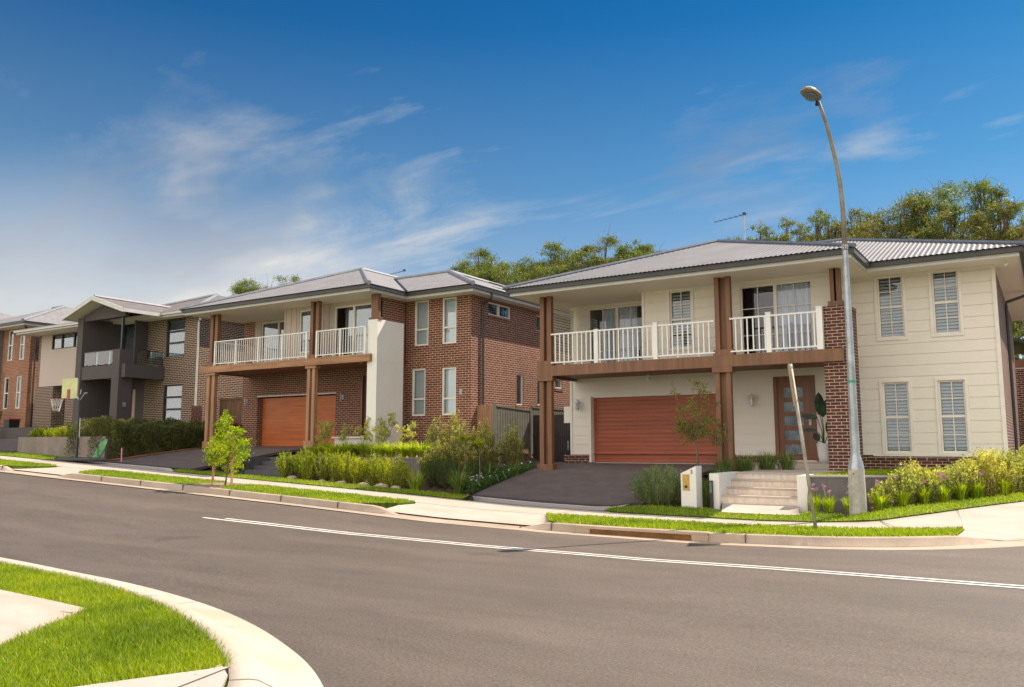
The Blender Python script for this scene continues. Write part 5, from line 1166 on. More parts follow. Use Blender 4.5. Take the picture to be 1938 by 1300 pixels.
LA, LB = [(p[0], p[1]+.22) for p in rp[:6]], [(-4.35, 20.4), (-4.1, 24.5), (-3.2, 24.55), (-2.4, 24.55), (-1.6, 24.55), (-.95, 24.5)]
tag(sheet('turf', LA, LB, lambda x, y: 0*x-.655, 'grassbase', 40, 20, 0, .4, kind=None), kind='structure')
tag(blades_mesh('grass', pts_between(LA, LB, 9000, lambda x, y: 0*x-.66), .045, .012, 'l_grass', .8), 'upper lawn between retaining wall and the cream house', 'grass', kind='stuff')
# shrubs
shrub('b', -7.95, 18.95, -1.45, 1.02, .80, 'dense rounded grey-green bush beside the letterbox pillar', 'bush', None, 'l_grey', stems=130, lps=130, L=.055, Wd=.014, low=.05, spread=1., upr=.9, jit=.07, name='bush')
# small evergreen tree in front of the garage
cl = [(0, 0, 1.15, .42), (-.35, .1, .95, .36), (.3, -.1, 1.0, .38), (.1, .2, .85, .38), (-.05, -.2, 1.35, .36), (.45, .1, .80, .28), (-.5, 0, 1.1, .25), (.05, 0, 1.75, .22), (-.35, 0, 1.6, .16), (-.55, 0, 1.95, .13), (.1, 0, 2.1, .20), (.22, 0, 1.95, .18), (-.1, .1, 2.25, .14), (.7, 0, 1.05, .14), (-.63, 0, 2.2, .07), (.35, .1, 1.6, .2), (.75, 0, .75, .12)]
t_ = tree(-7.60, 20.5, -.62, 1.75, .4, cl, 'small loose-leaved evergreen tree in front of the red-brown garage door', 'l_olive', None, 420, .075, .026, 'small_tree', trunk_r=.03, fork=.38, clr=.4, flat=.8, bark='bark', lean=(-.12, 0))
G = 'dark strappy clumps beside the pale steps'
for i, (x, y, z, l) in enumerate(((-7.1, 19.6, -1.25, 'dark grassy clump just behind the letterbox pillar'), (-6.95, 20.3, -1.0, 'dark grassy clump in the second rank behind the letterbox pillar'), (-7.15, 21.2, -.8, 'dark grassy clump right of the small tree trunk'), (-6.75, 21.7, -.72, 'dark grassy clump below the twin timber post'), (-6.35, 22.2, -.66, 'dark grassy clump at the foot of the white wall left of the door'), (-5.95, 22.6, -.66, 'dark grassy clump nearest the front door step'), (-6.9, 19.1, -1.35, 'lowest dark grassy clump between pillar and white flank wall'))):
    tussock(x, y, z, 260, .62, .012, 'l_strap_d', l, G, 1.05, .7, r0=.22)
G = 'pink flowering garlic clumps along the flower bed'
fl = [(-4.36, 18.72, 'pink flowering clump at the foot of the steps, behind the leaning sign'), (-4.10, 18.80, 'second pink flowering clump right of the steps, before the bare grey wall'), (-3.72, 18.95, 'pink flowering clump just left of the street lamp base'), (-3.05, 18.70, 'green clump immediately right of the street lamp base'), (-2.68, 19.0, 'green clump at the front of the pale shrubs, second right of the lamp'), (-2.32, 19.32, 'low green clump in front of the pale shrubs, third right of the lamp'), (-1.98, 19.60, 'pink flowering clump in the middle of the pale shrubs'), (-1.68, 19.86, 'low green clump under the taller pale shrubs'), (-1.40, 20.12, 'small green clump near the right edge below the pale shrubs'), (-.95, 20.6, 'green clump at the right edge of the flower bed')]
for i, (x, y, l) in enumerate(fl): tussock(x, y, float(T(x, y))+.05, 240, .36, .010, 'l_lime', l, G, 1.05, .55, r0=.10, name='flower_clump', flowers=(5 if i in (0, 1, 6) else 2 if i == 2 else 1, .50, .12, 'f_pink'))
G = 'pale yellow-green shrubs along the retaining wall'
ys = [(-3.08, 18.95, .52, .24), (-2.86, 19.15, .66, .28), (-2.52, 19.62, .86, .34), (-2.66, 19.3, .82, .30), (-2.28, 19.7, .74, .34), (-2.05, 19.95, .72, .32), (-1.82, 20.1, .76, .32), (-1.58, 20.35, .88, .34), (-1.34, 20.6, .98, .36), (-1.14, 20.75, .98, .34), (-.92, 20.95, .94, .34), (-.68, 21.2, .9, .36), (-.48, 21.6, .9, .36)]
nm = ['smallest pale shrub, first right of the street lamp base', 'second pale shrub right of the street lamp', 'third pale shrub right of the street lamp, in the rear rank', 'third pale shrub right of the street lamp, in the front rank', 'pale shrub below the left ground floor window of the cream house', 'pale shrub left of the pink flowers in the bed', 'pale shrub directly below the gap between the two lower windows', 'pale shrub below the right ground floor window', 'taller pale shrub right of the right lower window', 'pale shrub in front of the white corner post', 'pale shrub in front of the dark downpipe', 'pale shrub cut by the right edge of the view', 'rearmost pale shrub behind the right edge']
for (x, y, h, r), l in zip(ys, nm): shrub('p', x, y, float(T(x, y))-.02, h, r, l, 'shrub', G, 'l_pale', stems=60, lps=110, L=.052, Wd=.022, low=.04, upr=.75, jit=.12)
# potted giant-leaf plant by the door
pp = thing('potted_plant', (-5.22, 23.6, -.49), 'tall white pot with large dark paddle leaves beside the front door', 'potted plant')
b = MB(); b.lathe(-5.22, 23.75, [(.14, -.489), (.17, -.30), (.20, .02), (.21, .04), (.18, .05), (.17, -.02)], 20); b.build('pot', 'pot', pp, smooth=True)
def paddle(px, py, pz, qx, qy, qz, lx, lz, w, ly=0):
    b = MB(); b.tube([(px, py, pz), ((px+qx)/2+.02, (py+qy)/2, (pz+qz)/2+.05), (qx, qy, qz)], [.014, .011, .008], 6); s = b.build('leaf_stalk', 'l_dark', pp)
    b = MB(); n = 8; pr = None
    for i in range(n+1):
        u = i/n; c = Vector((qx+lx*u, qy+ly*u, qz+lz*u-.10*u*u*abs(lx))); ww = w*math.sin(math.pi*min(1, u*.94+.06))**.7; d = Vector((lx, ly, lz)).normalized(); s2 = d.cross(Vector((.3, -1, .2))).normalized()
        p = (c-s2*ww+Vector((0, 0, .02)), c, c+s2*ww+Vector((0, 0, .02)))
        if pr: b.face([pr[0], pr[1], p[1], p[0]]); b.face([pr[1], pr[2], p[2], p[1]])
        pr = p
    b.build('leaf_blade', 'l_bird', s)
paddle(-5.22, 23.75, 0, -5.28, 23.7, .80, -.02, .62, .13)
paddle(-5.22, 23.75, 0, -5.22, 23.65, .75, .22, .55, .11)
paddle(-5.22, 23.75, 0, -5.36, 23.7, .72, -.42, .10, .085, -.05)
paddle(-5.22, 23.75, 0, -5.38, 23.65, .38, -.36, .04, .06, -.05)
paddle(-5.22, 23.75, 0, -5.32, 23.6, .10, -.12, .22, .09)
paddle(-5.22, 23.75, 0, -5.1, 23.7, .30, .1, .45, .10)
# ================================================================== garden of the brown brick house
tw = thing('terrace_wall', (-19.5, 20.6, -.9), 'low dark grey block wall holding the strappy planting of the brown brick house', 'wall')
b = MB(); b.box(-21.2, -16.6, 20.6, 20.8, -1.5, -.42); b.build('blocks', 'greywall', tw)
b = MB(); b.box(-21.2, -16.56, 20.58, 20.83, -.418, -.375); b.build('capping', 'planter', tw)
b = MB(); b.box(-16.8, -16.6, 20.802, 23.8, -1.5, -.42); b.build('return_wall', 'greywall', tw)
tag(sheet('garden_bed', [(-24.1, 20.8), (-16.8, 20.8)], [(-24.1, 24.1), (-16.8, 24.1)], lambda x, y: -.42+.2*np.clip((y-21)/3, 0, 1)+0*x, 'mulch', 20, 8, 0, .8, kind=None), kind='structure')
ds = thing('dark_steps', (-22, 19.6, -.9), 'dark bluestone steps rising between the driveway shrubs and the shrub row', 'steps')
b = MB()
for i, (y0, z1) in enumerate(((19.05, -.80), (19.42, -.66), (19.79, -.52), (20.16, -.385))):
    b.box(-23.0, -21.2, y0, y0+.37 if i < 3 else 22.2, -1.5, z1)
b.build('step', 'darkstep', ds)
b = MB(); b.box(-23.9, -23.02, 19.7, 19.9, -1.4, -.40); b.box(-23.2, -23.02, 19.0, 19.698, -1.4, -.40); b.build('flank_wall', 'darkstep', ds)
b = MB(); b.box(-24.1, -23.02, 19.92, 22.3, -1.3, -.42); b.build('landing', 'darkstep', ds)
G = 'yellow-green shrubs in the long front row'
nm = ['beside the dark steps', 'second from the dark steps', 'third from the dark steps', 'fourth from the dark steps', 'just left of its centre', 'just right of its centre', 'fourth from the right end', 'third from the right end', 'second from the right end', 'at the right end']
for i in range(10):
    x = -20.75+i*.505; shrub('y', x+rng.normal()*.05, 19.05+rng.normal()*.1, float(T(x, 19.05))-.06, rng.uniform(.80, .98), .36, 'upright yellow-green shrub of the long front row, '+nm[i], 'shrub', G, 'l_yellow', stems=46, lps=80, L=.062, Wd=.022, low=.08, upr=.9, jit=.10)
G = 'arching strappy lilies on the terrace wall'
nl_ = ['at the left end of the terrace wall', 'second from the left end', 'third from the left end', 'fourth from the left end', 'fifth from the left, before the twin post', 'sixth from the left', 'before the base of the white pier, left', 'before the base of the white pier, right', 'ninth from the left', 'tenth from the left', 'second from the right end of the wall', 'at the right end of the wall']
for i in range(12):
    x = -21.5+i*.41; tussock(x, 21.0+rng.normal()*.06, -.36, 190, .82, .032, 'l_strap', 'arching strappy lily clump '+nl_[i], G, .85, .95, r0=.12, name='lily_clump')
G = 'young yellow-leaved trees in front of the brown brick house'
for x, top, r, l in ((-22.0, .92, .36, 'young yellow-leaved tree before the right part of the orange garage door'), (-21.05, .80, .22, 'smallest young yellow-leaved tree, between garage and front door'), (-20.25, 1.02, .28, 'young yellow-leaved tree before the left edge of the white pier'), (-19.35, 1.15, .38, 'tallest young yellow-leaved tree, before the side of the white pier'), (-18.25, .80, .28, 'young yellow-leaved tree before the brick wall right of the white pier')):
    cl = [(rng.normal()*r*.55, rng.normal()*r*.4, .55+ (top+.35-.55)*q, r*rng.uniform(.3, .5)) for q in np.linspace(.12, .9, 9)]
    tree(x, 21.85, -.38, top, r, cl, l, 'l_pale', G, 80, .095, .036, 'young_tree', trunk_r=.022, fork=.3, clr=.15, flat=.9, bark='bark')
G = 'loose olive bushes beside the driveway of the cream house'
ob = [(-17.05, 21.9, 1.55, .42, 'leftmost olive bush, before the brick corner'), (-16.45, 22.1, 1.75, .45, 'tall olive bush before the brown fence return'), (-15.9, 21.6, 1.5, .45, 'olive bush in front of the left part of the slatted fence'), (-15.35, 22.3, 1.6, .45, 'olive bush before the middle of the slatted fence'), (-14.85, 21.7, 1.35, .42, 'olive bush before the right part of the slatted fence'), (-14.35, 22.3, 1.35, .40, 'rightmost olive bush, by the dark gate'), (-16.2, 21.0, 1.1, .42, 'lower olive bush at the end of the terrace wall'), (-15.2, 20.9, 1.15, .42, 'low brownish olive bush behind the spiky palm-like heads'), (-15.7, 22.6, 1.6, .45, 'rear olive bush against the slatted fence, left one'), (-14.7, 22.8, 1.5, .42, 'rear olive bush against the slatted fence, right one'), (-16.0, 20.4, .95, .45, 'low olive bush between shrub row end and the dark mass')]
for x, y, h, r, l in ob: shrub('o', x, y, float(T(x, y))-.05, h, r, l, 'bush', G, 'l_olive', stems=60, lps=90, L=.055, Wd=.016, low=.1, upr=.85, jit=.13, name='bush', tipmt='l_pale')
G = 'dark low bushes beneath the spiky plants'
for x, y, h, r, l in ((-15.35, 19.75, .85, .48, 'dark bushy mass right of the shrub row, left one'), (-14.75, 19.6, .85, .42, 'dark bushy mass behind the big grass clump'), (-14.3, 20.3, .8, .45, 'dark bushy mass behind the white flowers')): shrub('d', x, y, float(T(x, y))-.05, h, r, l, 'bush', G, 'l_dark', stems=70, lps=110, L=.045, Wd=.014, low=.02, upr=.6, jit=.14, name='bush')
tussock(-15.45, 18.9, -1.40, 190, .78, .016, 'l_strap', 'upright pale-tipped grass clump at the corner of the garden, left of the log', 'large grass clumps in the corner garden', 1.1, .55, r0=.14, flowers=(4, .5, .15, 'f_white'))
tussock(-13.95, 18.95, -1.38, 210, 1.05, .024, 'l_strap_d', 'large arching grass clump at the corner of the garden by the white flowers', 'large grass clumps in the corner garden', 1.0, .85, r0=.12)
for x, y, l in ((-13.85, 20.3, 'striped strappy clump left of the twin post foot'), (-14.15, 20.9, 'striped strappy clump behind the arching one'), (-13.6, 21.3, 'striped strappy clump farthest back towards the dark gate'), (-14.5, 20.4, 'striped strappy clump behind the spiky heads')): tussock(x, y, float(T(x, y)), 110, .75, .024, 'l_strap_d', l, 'striped strappy clumps', 1., .9, r0=.08)
for x, y, z, hz, l in ((-14.30, 19.7, -1.2, .10, 'spiky rosette plant on a thin stem, left and taller of two'), (-13.55, 19.35, -1.25, -.02, 'spiky rosette plant on a thin stem, right and lower of two')):
    t = thing('spiky_plant', (x, y, z), l, 'plant', 'spiky rosette plants'); stems_mesh([([(x, y, z), (x+.03, y, (z+hz)/2), (x, y, hz)], [.022, .018, .016])], 'stem', 'bark', t)
    strap_mesh(x, y, hz, 100, .56, .040, 'l_strap', t, 'leaf_rosette', rise=.55, arch=1.1, r0=.03)
P = []
A_, B_ = [(-13.4, 18.7), (-13.35, 20), (-13.45, 21.4), (-13.5, 22.6)], [(-14.1, 18.9), (-14.2, 20), (-14.3, 21.4), (-14.2, 22.4)]
A_ = [(-13.35, 18.75), (-13.35, 19.6), (-13.42, 20.5), (-13.5, 21.6), (-13.6, 22.6)]; B_ = [(-13.95, 19.1), (-14.1, 20), (-14.2, 20.9), (-14.3, 21.9), (-14.1, 22.8)]
gp = pts_between(A_, B_, 16000, T, .0); gp[:, 2] += rng.uniform(0, .28, len(gp)); D = rng.normal(size=gp.shape)*.7+[0, 0, 1.]
tag(leaves(gp, D, .055, .014, 'ground_cover', 'l_cover', None), 'low green ground cover with white daisies along the driveway edge', 'ground cover', kind='stuff')
G = 'white daisies in the ground cover'
proto = None
for i in range(34):
    k = rng.integers(0, len(gp)); x, y = gp[k, 0], gp[k, 1]
    if rng.uniform() > .6 and y > 21: continue
    z = float(T(x, y))+.31
    if proto is None:
        b = MB(); n = 10
        for j in range(n):
            a = 2*math.pi*j/n; a1 = a+.22; a0 = a-.22; b.face([(x, y, z), (x+.026*math.cos(a0), y+.026*math.sin(a0), z+.008), (x+.034*math.cos(a), y+.034*math.sin(a), z+.004), (x+.026*math.cos(a1), y+.026*math.sin(a1), z+.008)])
        b.tube([(x, y, z-.2), (x, y, z)], .003, 4)
        proto = b.build('daisy', 'f_white'); p0 = (x, y, z); me = proto.data; me.transform(Matrix.Translation((-x, -y, -z))); proto.location = (x, y, z)
        tag(proto, 'small white daisy standing above the low green ground cover', 'flower', G)
    else: c = proto.copy(); c.location = (x, y, z); c.rotation_euler = (rng.normal()*.4-.4, rng.normal()*.4, rng.uniform(0, 6)); C.objects.link(c)
def rock(x, y, z, sx, sy, sz, label, mt='rock', group=None):
    b = MB(); n, m_ = 9, 6; ph = rng.uniform(0, 6); rr = lambda i, j: 1+.16*math.sin(i*2.3+ph+j)+.1*math.sin(j*3.1+i*1.7)
    pts = [[(x+sx*math.cos(2*math.pi*i/n)*math.sin(math.pi*j/m_)*rr(i, j), y+sy*math.sin(2*math.pi*i/n)*math.sin(math.pi*j/m_)*rr(i, j), z+sz*math.cos(math.pi*j/m_)) for i in range(n)] for j in range(m_+1)]
    for j in range(m_):
        for i in range(n): b.face([pts[j][i], pts[j][(i+1) % n], pts[j+1][(i+1) % n], pts[j+1][i]])
    o = b.build('rock', mt); L = Vector((x, y, z)); o.data.transform(Matrix.Translation(-L)); o.location = L; tag(o, label, 'rock', group)
rk = [(-20.3, 18.7, .14, 'small sandstone rock at the left of the shrub row edge'), (-18.9, 18.62, .10, 'small rock below the middle of the shrub row'), (-18.1, 18.6, .13, 'sandstone rock right of the middle of the shrub row'), (-17.2, 18.6, .15, 'sandstone rock below the right half of the shrub row'), (-16.5, 18.6, .18, 'broad sandstone rock at the right end of the shrub row'), (-16.0, 18.65, .12, 'sandstone rock just left of the upright grass clump')]
for x, y, s_, l in rk: rock(x, y, float(T(x, y))-.01, s_*1.4, s_, s_*.6, l, group='rocks along the shrub row')
b = MB(); b.tube([(-15.15, 18.75, -1.41), (-14.7, 18.72, -1.43), (-14.35, 18.78, -1.44)], [.055, .06, .05], 8); o = b.build('log', 'rock'); o.data.transform(Matrix.Translation((14.7, -18.72, 1.43))); o.location = (-14.7, 18.72, -1.43); tag(o, 'short pale log lying in the mulch between the two big grass clumps', 'log')
G = 'green shrubs right of the driveway of the brown brick house'
for x, y, h, l in ((-24.75, 19.35, .92, 'green shrub at the driveway edge, leftmost of three'), (-23.95, 19.3, .95, 'green shrub behind the street tree, middle of three'), (-23.3, 19.1, .62, 'green shrub behind the street tree, right of three')): shrub('g', x, y, float(T(x, y))-.06, h, .42, l, 'shrub', G, 'l_grey', stems=60, lps=90, L=.06, Wd=.018, low=.08, upr=.9, jit=.10)
for x, y, l in ((-23.5, 21.2, 'low strappy tuft on the landing, left of two'), (-22.4, 21.4, 'low strappy tuft on the landing, right of two')): tussock(x, y, -.40, 120, .42, .018, 'l_strap_d', l, 'low tufts before the orange garage door', .9, .9, r0=.25)
# street tree with two stakes
sx, sy = -19.1, 15.15; sz = float(F(sx, sy))+.02
cl = [(0, 0, 1.55, .26), (.05, .05, 1.8, .18), (-.12, 0, 1.95, .12), (-.25, .05, 1.3, .30), (.30, -.05, 1.32, .28), (.08, .1, 1.10, .38), (-.35, 0, .95, .32), (.45, .05, 1.0, .32), (-.1, -.15, .80, .36), (.30, .1, .72, .32), (.62, .0, .85, .22), (-.5, .05, .75, .24), (.70, 0, 1.15, .14), (.2, -.1, 1.6, .18), (.5, 0, .45, .15), (-.25, 0, 1.65, .12), (.55, 0, 1.42, .13), (-.55, 0, 1.15, .14), (.0, .1, .60, .22)]
tree(sx, sy, sz, sz+2.05, .8, cl, 'young bright lime-green street tree between two wooden stakes on the verge', 'l_lime', None, 520, .062, .034, 'street_tree', trunk_r=.028, fork=.28, clr=.35, flat=.9, bark='bark', lean=(.12, 0))
for dx, dy, h, l, ln in ((-.42, -.05, .95, 'thin wooden stake left of the street tree trunk', .04), (.32, .0, 1.42, 'taller wooden stake right of the street tree trunk', 0)):
    b = MB(); b.tube([(0, 0, -.2), (ln, 0, h)], [.034, .034], 4); o = b.build('tree_stake', 'stake'); o.location = (sx+dx, sy+dy, sz); tag(o, l, 'stake', 'street tree stakes')
# ================================================================== charcoal house garden
pw = thing('planter_wall', (-34, 19, -.2), 'long brownish rendered planter wall in front of the charcoal house', 'wall')
b = MB(); b.box(-37.6, -31.1, 19.0, 19.2, -1.1, .375); b.build('front_wall', 'planter', pw, bevel=.01)
b = MB(); b.box(-31.28, -31.1, 19.202, 21.5, -1.1, .375); b.build('return_wall', 'planter', pw)
tag(sheet('garden_bed', [(-37.5, 19.2), (-31.3, 19.2)], [(-37.5, 23.9), (-31.3, 23.9)], lambda x, y: .28+0*x, 'soil', 10, 8, 0, .6, kind=None), kind='structure')
G = 'yellow-green shrubs above the planter wall'
for i, x in enumerate((-37.1, -36.55, -36.0, -35.45, -34.9, -34.4, -33.85, -31.95)):
    l = ['leftmost bright shrub above the planter wall', 'second bright shrub above the planter wall', 'third bright shrub above the planter wall', 'fourth bright shrub above the planter wall', 'fifth bright shrub above the planter wall', 'sixth bright shrub, left of the hoop pole', 'bright shrub directly behind the hoop pole', 'separate bright shrub before the charcoal fin wall'][i]
    shrub('y', x, 19.55, .26, rng.uniform(.52, .72), .32, l, 'shrub', G, 'l_yellow', stems=40, lps=60, L=.075, Wd=.024, low=.1, upr=.9, jit=.1)
hd = thing('hedge', (-31.8, 21.2, -.3), 'dense dark olive hedge between the planter wall and the next driveway', 'hedge')
n = 90000; u = rng.uniform(0, 1, (n, 3)); hx = -33.9+u[:, 0]*3.4; hy = 18.95+u[:, 1]*4.7
hz_top = .92+.12*np.sin(hx*3.1)+.10*np.sin(hy*4.3+hx)+.05*np.sin(hy*11); base = np.minimum(T(hx, hy), .3)-.05
f_ = u[:, 2]**.6; hz = base+(hz_top-base)*f_; bul = 1-.0*f_
P = np.stack([hx+np.sin(hy*5+hz*3)*.12, hy+np.sin(hx*4)*.12, hz], 1)
shell = (u[:, 2] > .72) | (u[:, 0] > .80) | (u[:, 1] < .16); P = P[shell]
leaves(P, rng.normal(size=P.shape)*.6+[0, -.2, .8], .11, .028, 'foliage', 'l_hedge', hd)
stems_mesh([([(x, y, float(T(x, y))-.1), (x+rng.normal()*.1, y, .1), (x+rng.normal()*.3, y+rng.normal()*.2, .6)], [.02, .014, .006]) for x, y in zip(rng.uniform(-33.5, -30.9, 60), rng.uniform(19.4, 23.4, 60))], 'stem', 'bark', hd)
# basketball hoop
bh = thing('basketball_hoop', (-32.2, 18.0, -.74), 'portable basketball hoop with pale clear backboard and black wheeled base beside the footpath', 'basketball hoop')
hx_, hy_ = -31.3, 17.75; hz_ = float(F(hx_, hy_))
K = 17.75/18.6
b = MB(); b.prism([(-31.75+.1, hy_-.35), (-29.6, hy_-.25), (-28.95, hy_), (-29.6, hy_+.25), (-31.65, hy_+.38), (-31.8, hy_)], hz_+.01, hz_+.15); b.build('base', 'plastic_black', bh, bevel=.04)
px_ = -30.86
b = MB(); b.tube([(px_, hy_, hz_+.12), (px_-.01, hy_, 1.25), (px_-.02, hy_, 1.95)], [.045, .045, .04], 8); b.build('pole', 'black', bh)
b = MB(); b.tube([(px_+.10, hy_, .30), (px_+.09, hy_, 1.05)], .02, 6); b.build('height_rod', 'galv', bh)
b = MB(); b.tube([(px_+.45, hy_, 1.98), (px_+.3, hy_, 1.98), (px_, hy_, 1.72), (px_-.35, hy_, 1.9)], .022, 6); b.tube([(px_+.05, hy_, 2.12), (px_, hy_, 1.95)], .02, 6); b.build('arm', 'galv', bh)
bx0, bx1, bz0, bz1 = -32.12, -31.10, 1.80, 2.58
b = MB(); b.box(bx0, bx1, hy_-.02, hy_, bz0, bz1); bb = b.build('backboard', 'acrylic', bh)
b = MB()
for x in (bx0, bx1-.03, bx0+.35, bx1-.38): b.box(x, x+.03, hy_+.001, hy_+.03, bz0, bz1)
b.box(bx0, bx1, hy_+.001, hy_+.03, bz0, bz0+.03); b.box(bx0, bx1, hy_+.001, hy_+.03, bz1-.03, bz1); b.build('board_frame', 'galv', bb)
b = MB(); cx_, cy_ = -31.95, hy_-.28; n = 20
b.tube([(cx_+.22*math.cos(2*math.pi*k/n), cy_+.22*math.sin(2*math.pi*k/n), 1.80) for k in range(n+1)], .012, 6, cap=False); b.tube([(bx0+.5, hy_-.02, 1.82), (cx_+.1, cy_+.2, 1.80)], .02, 6); b.box(bx0+.42, bx0+.58, hy_-.05, hy_-.021, 1.78, 2.16); rg = b.build('ring', 'hoopred', bh)
b = MB()
for k in range(10):
    a = 2*math.pi*k/10; a2 = a+.55; b.tube([(cx_+.22*math.cos(a), cy_+.22*math.sin(a), 1.80), (cx_+.15*math.cos(a2), cy_+.15*math.sin(a2), 1.52), (cx_+.11*math.cos(a), cy_+.11*math.sin(a), 1.32)], .007, 4)
    b.tube([(cx_+.22*math.cos(a), cy_+.22*math.sin(a), 1.80), (cx_+.15*math.cos(a-.55), cy_+.15*math.sin(a-.55), 1.52)], .007, 4)
b.build('net', 'whitecloth', rg)
for k, yy_ in enumerate((hy_-.3, hy_+.32)):
    b = MB(); b.tube([(-31.70, yy_-.03, hz_+.09), (-31.70, yy_+.03, hz_+.09)], .09, 14); b.build('wheel', 'plastic_black', bh)
gn = thing('rebound_net', (-30.5, 18.2, -.6), 'small green rebound net leaning behind the pole of the basketball hoop', 'net')
b = MB(); b.face([(-30.72, 18.25, hz_+.12), (-30.1, 18.2, hz_+.15), (-30.2, 18.45, hz_+.45), (-30.25, 18.6, hz_+.82), (-30.5, 18.62, hz_+.86), (-30.78, 18.6, hz_+.72)]); b.build('netting', 'netgreen', gn)
b = MB(); b.tube([(-30.72, 18.25, hz_+.12), (-30.78, 18.6, hz_+.72), (-30.5, 18.62, hz_+.86), (-30.25, 18.6, hz_+.82), (-30.2, 18.45, hz_+.45), (-30.1, 18.2, hz_+.15)], .014, 6); b.tube([(-30.75, 18.5, hz_+.62), (-30.05, 18.1, hz_+.08)], .012, 6); b.build('net_frame', 'black', gn)
sc2 = thing('toy_scooter', (-28.7, 18.4, -.6), 'small pink toy leaning at the corner of the hedge beside the hoop base', 'toy')
b = MB(); b.tube([(-28.85, 18.3, hz_+.0), (-28.95, 18.35, hz_+.5)], .03, 6); b.build('stem', 'pink', sc2)
b = MB(); b.tube([(-29.15, 18.3, hz_+.30), (-28.75, 18.35, hz_+.28)], .018, 6); b.build('handlebar', 'black', sc2)
def bin_(x, y, z, label, group, rot=0):
    t = thing('wheelie_bin', (x, y, z), label, 'bin', group)
    b = MB(); w0, w1, h = .22, .28, .92
    for f in (([(-w0, -w0, 0), (w0, -w0, 0), (w0, w0, 0), (-w0, w0, 0)]),): pass
    lo = [(x-w0, y-w0), (x+w0, y-w0), (x+w0, y+w0), (x-w0, y+w0)]; hi = [(x-w1, y-w1), (x+w1, y-w1), (x+w1, y+w1), (x-w1, y+w1)]
    b.face([(*p, z+.02) for p in lo]); b.face([(*p, z+h) for p in hi])
    for k in range(4): b.face([(*lo[k], z+.02), (*lo[(k+1) % 4], z+.02), (*hi[(k+1) % 4], z+h), (*hi[k], z+h)])
    b.build('body', 'bin', t, bevel=.02)
    b = MB(); b.box(x-w1-.03, x+w1+.03, y-w1-.03, y+w1+.05, z+h+.002, z+h+.06); b.build('lid', 'bin_red', t, bevel=.02)
    b = MB(); b.tube([(x-.2, y+w1+.08, z+h-.04), (x+.2, y+w1+.08, z+h-.04)], .018, 6); b.build('handle', 'bin', t)
    for s in (-1, 1): b = MB(); b.tube([(x+s*.2, y+.2, z+.1), (x+s*.25, y+.2, z+.1)], .1, 12); b.build('wheel', 'plastic_black', t)
bin_(-31.55, 24.55, .02, 'red-lidded black bin beside the twin posts under the balcony, left of two', 'bins beside the orange garage')
bin_(-30.75, 24.5, .02, 'red-lidded black bin mostly hidden behind the street tree, right of two', 'bins beside the orange garage')
bin_(-30.1, 24.1, -.03, 'red-lidded black bin in front of the brick pier left of the orange garage', 'bins beside the orange garage')
bin_(-46.3, 23.0, .45, 'red-lidded black bin at the far left before the timber fence', 'bins at the far left')
# fences
def paling(root, x0, x1, y, z0, z1, mt='fence_t', step=.105):
    b = MB(); x = x0
    while x < x1: b.box(x, min(x+step-.008, x1), y, y+.018+.004*((int(x*10)) % 2), z0, z1); x += step
    b.build('palings', mt, root)
    b = MB(); b.box(x0, x1, y-.045, y-.002, z0+.75, z0+.84); b.box(x0, x1, y-.045, y-.002, z1-.08, z1); b.build('rail', mt, root)
f1 = thing('timber_fence', (-31, 25.2, 0), 'brown timber paling fence in the gap between the brown and charcoal houses', 'fence'); paling(f1, -32.36, -29.88, 25.25, -.1, 2.18)
f2 = thing('timber_fence', (-48.5, 25.2, .8), 'timber fence panel at the far left before the orange-red house', 'fence'); paling(f2, -49.9, -46.3, 25.3, .7, 2.42)
b = MB(); b.box(-50.0, -49.88, 25.2, 25.32, .7, 2.6); b.build('post', 'fence_g', f2)
f3 = thing('timber_fence', (-43.8, 28, .8), 'timber fence seen through the carport opening of the charcoal house', 'fence'); paling(f3, -45.8, -42, 27.6, .6, 2.15)
b = MB(); b.box(-44.3, -42, 27.9, 28.1, 2.0, 3.1)
f4 = thing('decorative_screen', (-32, 24, 0), 'dark red cut-out metal screen between charcoal house and timber posts', 'screen')
b = MB()
for i in range(9):
    for j in range(2):
        x = -32.2+j*.32+(i % 2)*.1; z = .15+i*.18
        for k in range(6): a = k*math.pi/3; b.tube([(x+.12*math.cos(a), 23.75, z+.09*math.sin(a)), (x+.12*math.cos(a+1.05), 23.75, z+.09*math.sin(a+1.05))], .018, 4)
b.box(-32.38, -31.65, 23.76, 23.78, .0, 1.78)
b.build('panel', 'door_dark', f4)
f5 = thing('slatted_boundary_fence', (-16.4, 25.5, .4), 'grey-green metal slatted fence between the brown brick and cream houses', 'fence')
b = MB(); y = 24.45
while y < 26.75: b.box(-16.46, -16.43, y, y+.13, -.10, 1.36-.04*(y-24.4)); y += .165
b.build('slats', 'fence_g', f5)
b = MB(); b.box(-16.50, -16.40, 24.38, 24.44, -.5, 1.48); b.build('post', 'fence_g', f5); b = MB(); b.box(-16.50, -16.40, 26.78, 26.86, -.6, 1.36); b.build('post', 'fence_g', f5)
b = MB(); b.prism([(-16.49, 24.442), (-16.40, 24.442), (-16.40, 26.778), (-16.49, 26.778)], lambda x, y: 1.37-.04*(y-24.4), lambda x, y: 1.43-.04*(y-24.4)); b.box(-16.48, -16.41, 24.442, 26.778, -.16, -.105); b.build('rail', 'fence_g', f5)
b = MB(); y = 26.9
while y < 33: b.box(-16.46, -16.43, y, y+.13, -.3, 1.40); y += .165
b.box(-16.49, -16.40, 26.9, 33, 1.40, 1.45); b.build('rear_slats', 'fence_g', f5)
f6 = thing('side_gate', (-15, 26.85, 0), 'dark double side gate beside the cream house driveway', 'gate')
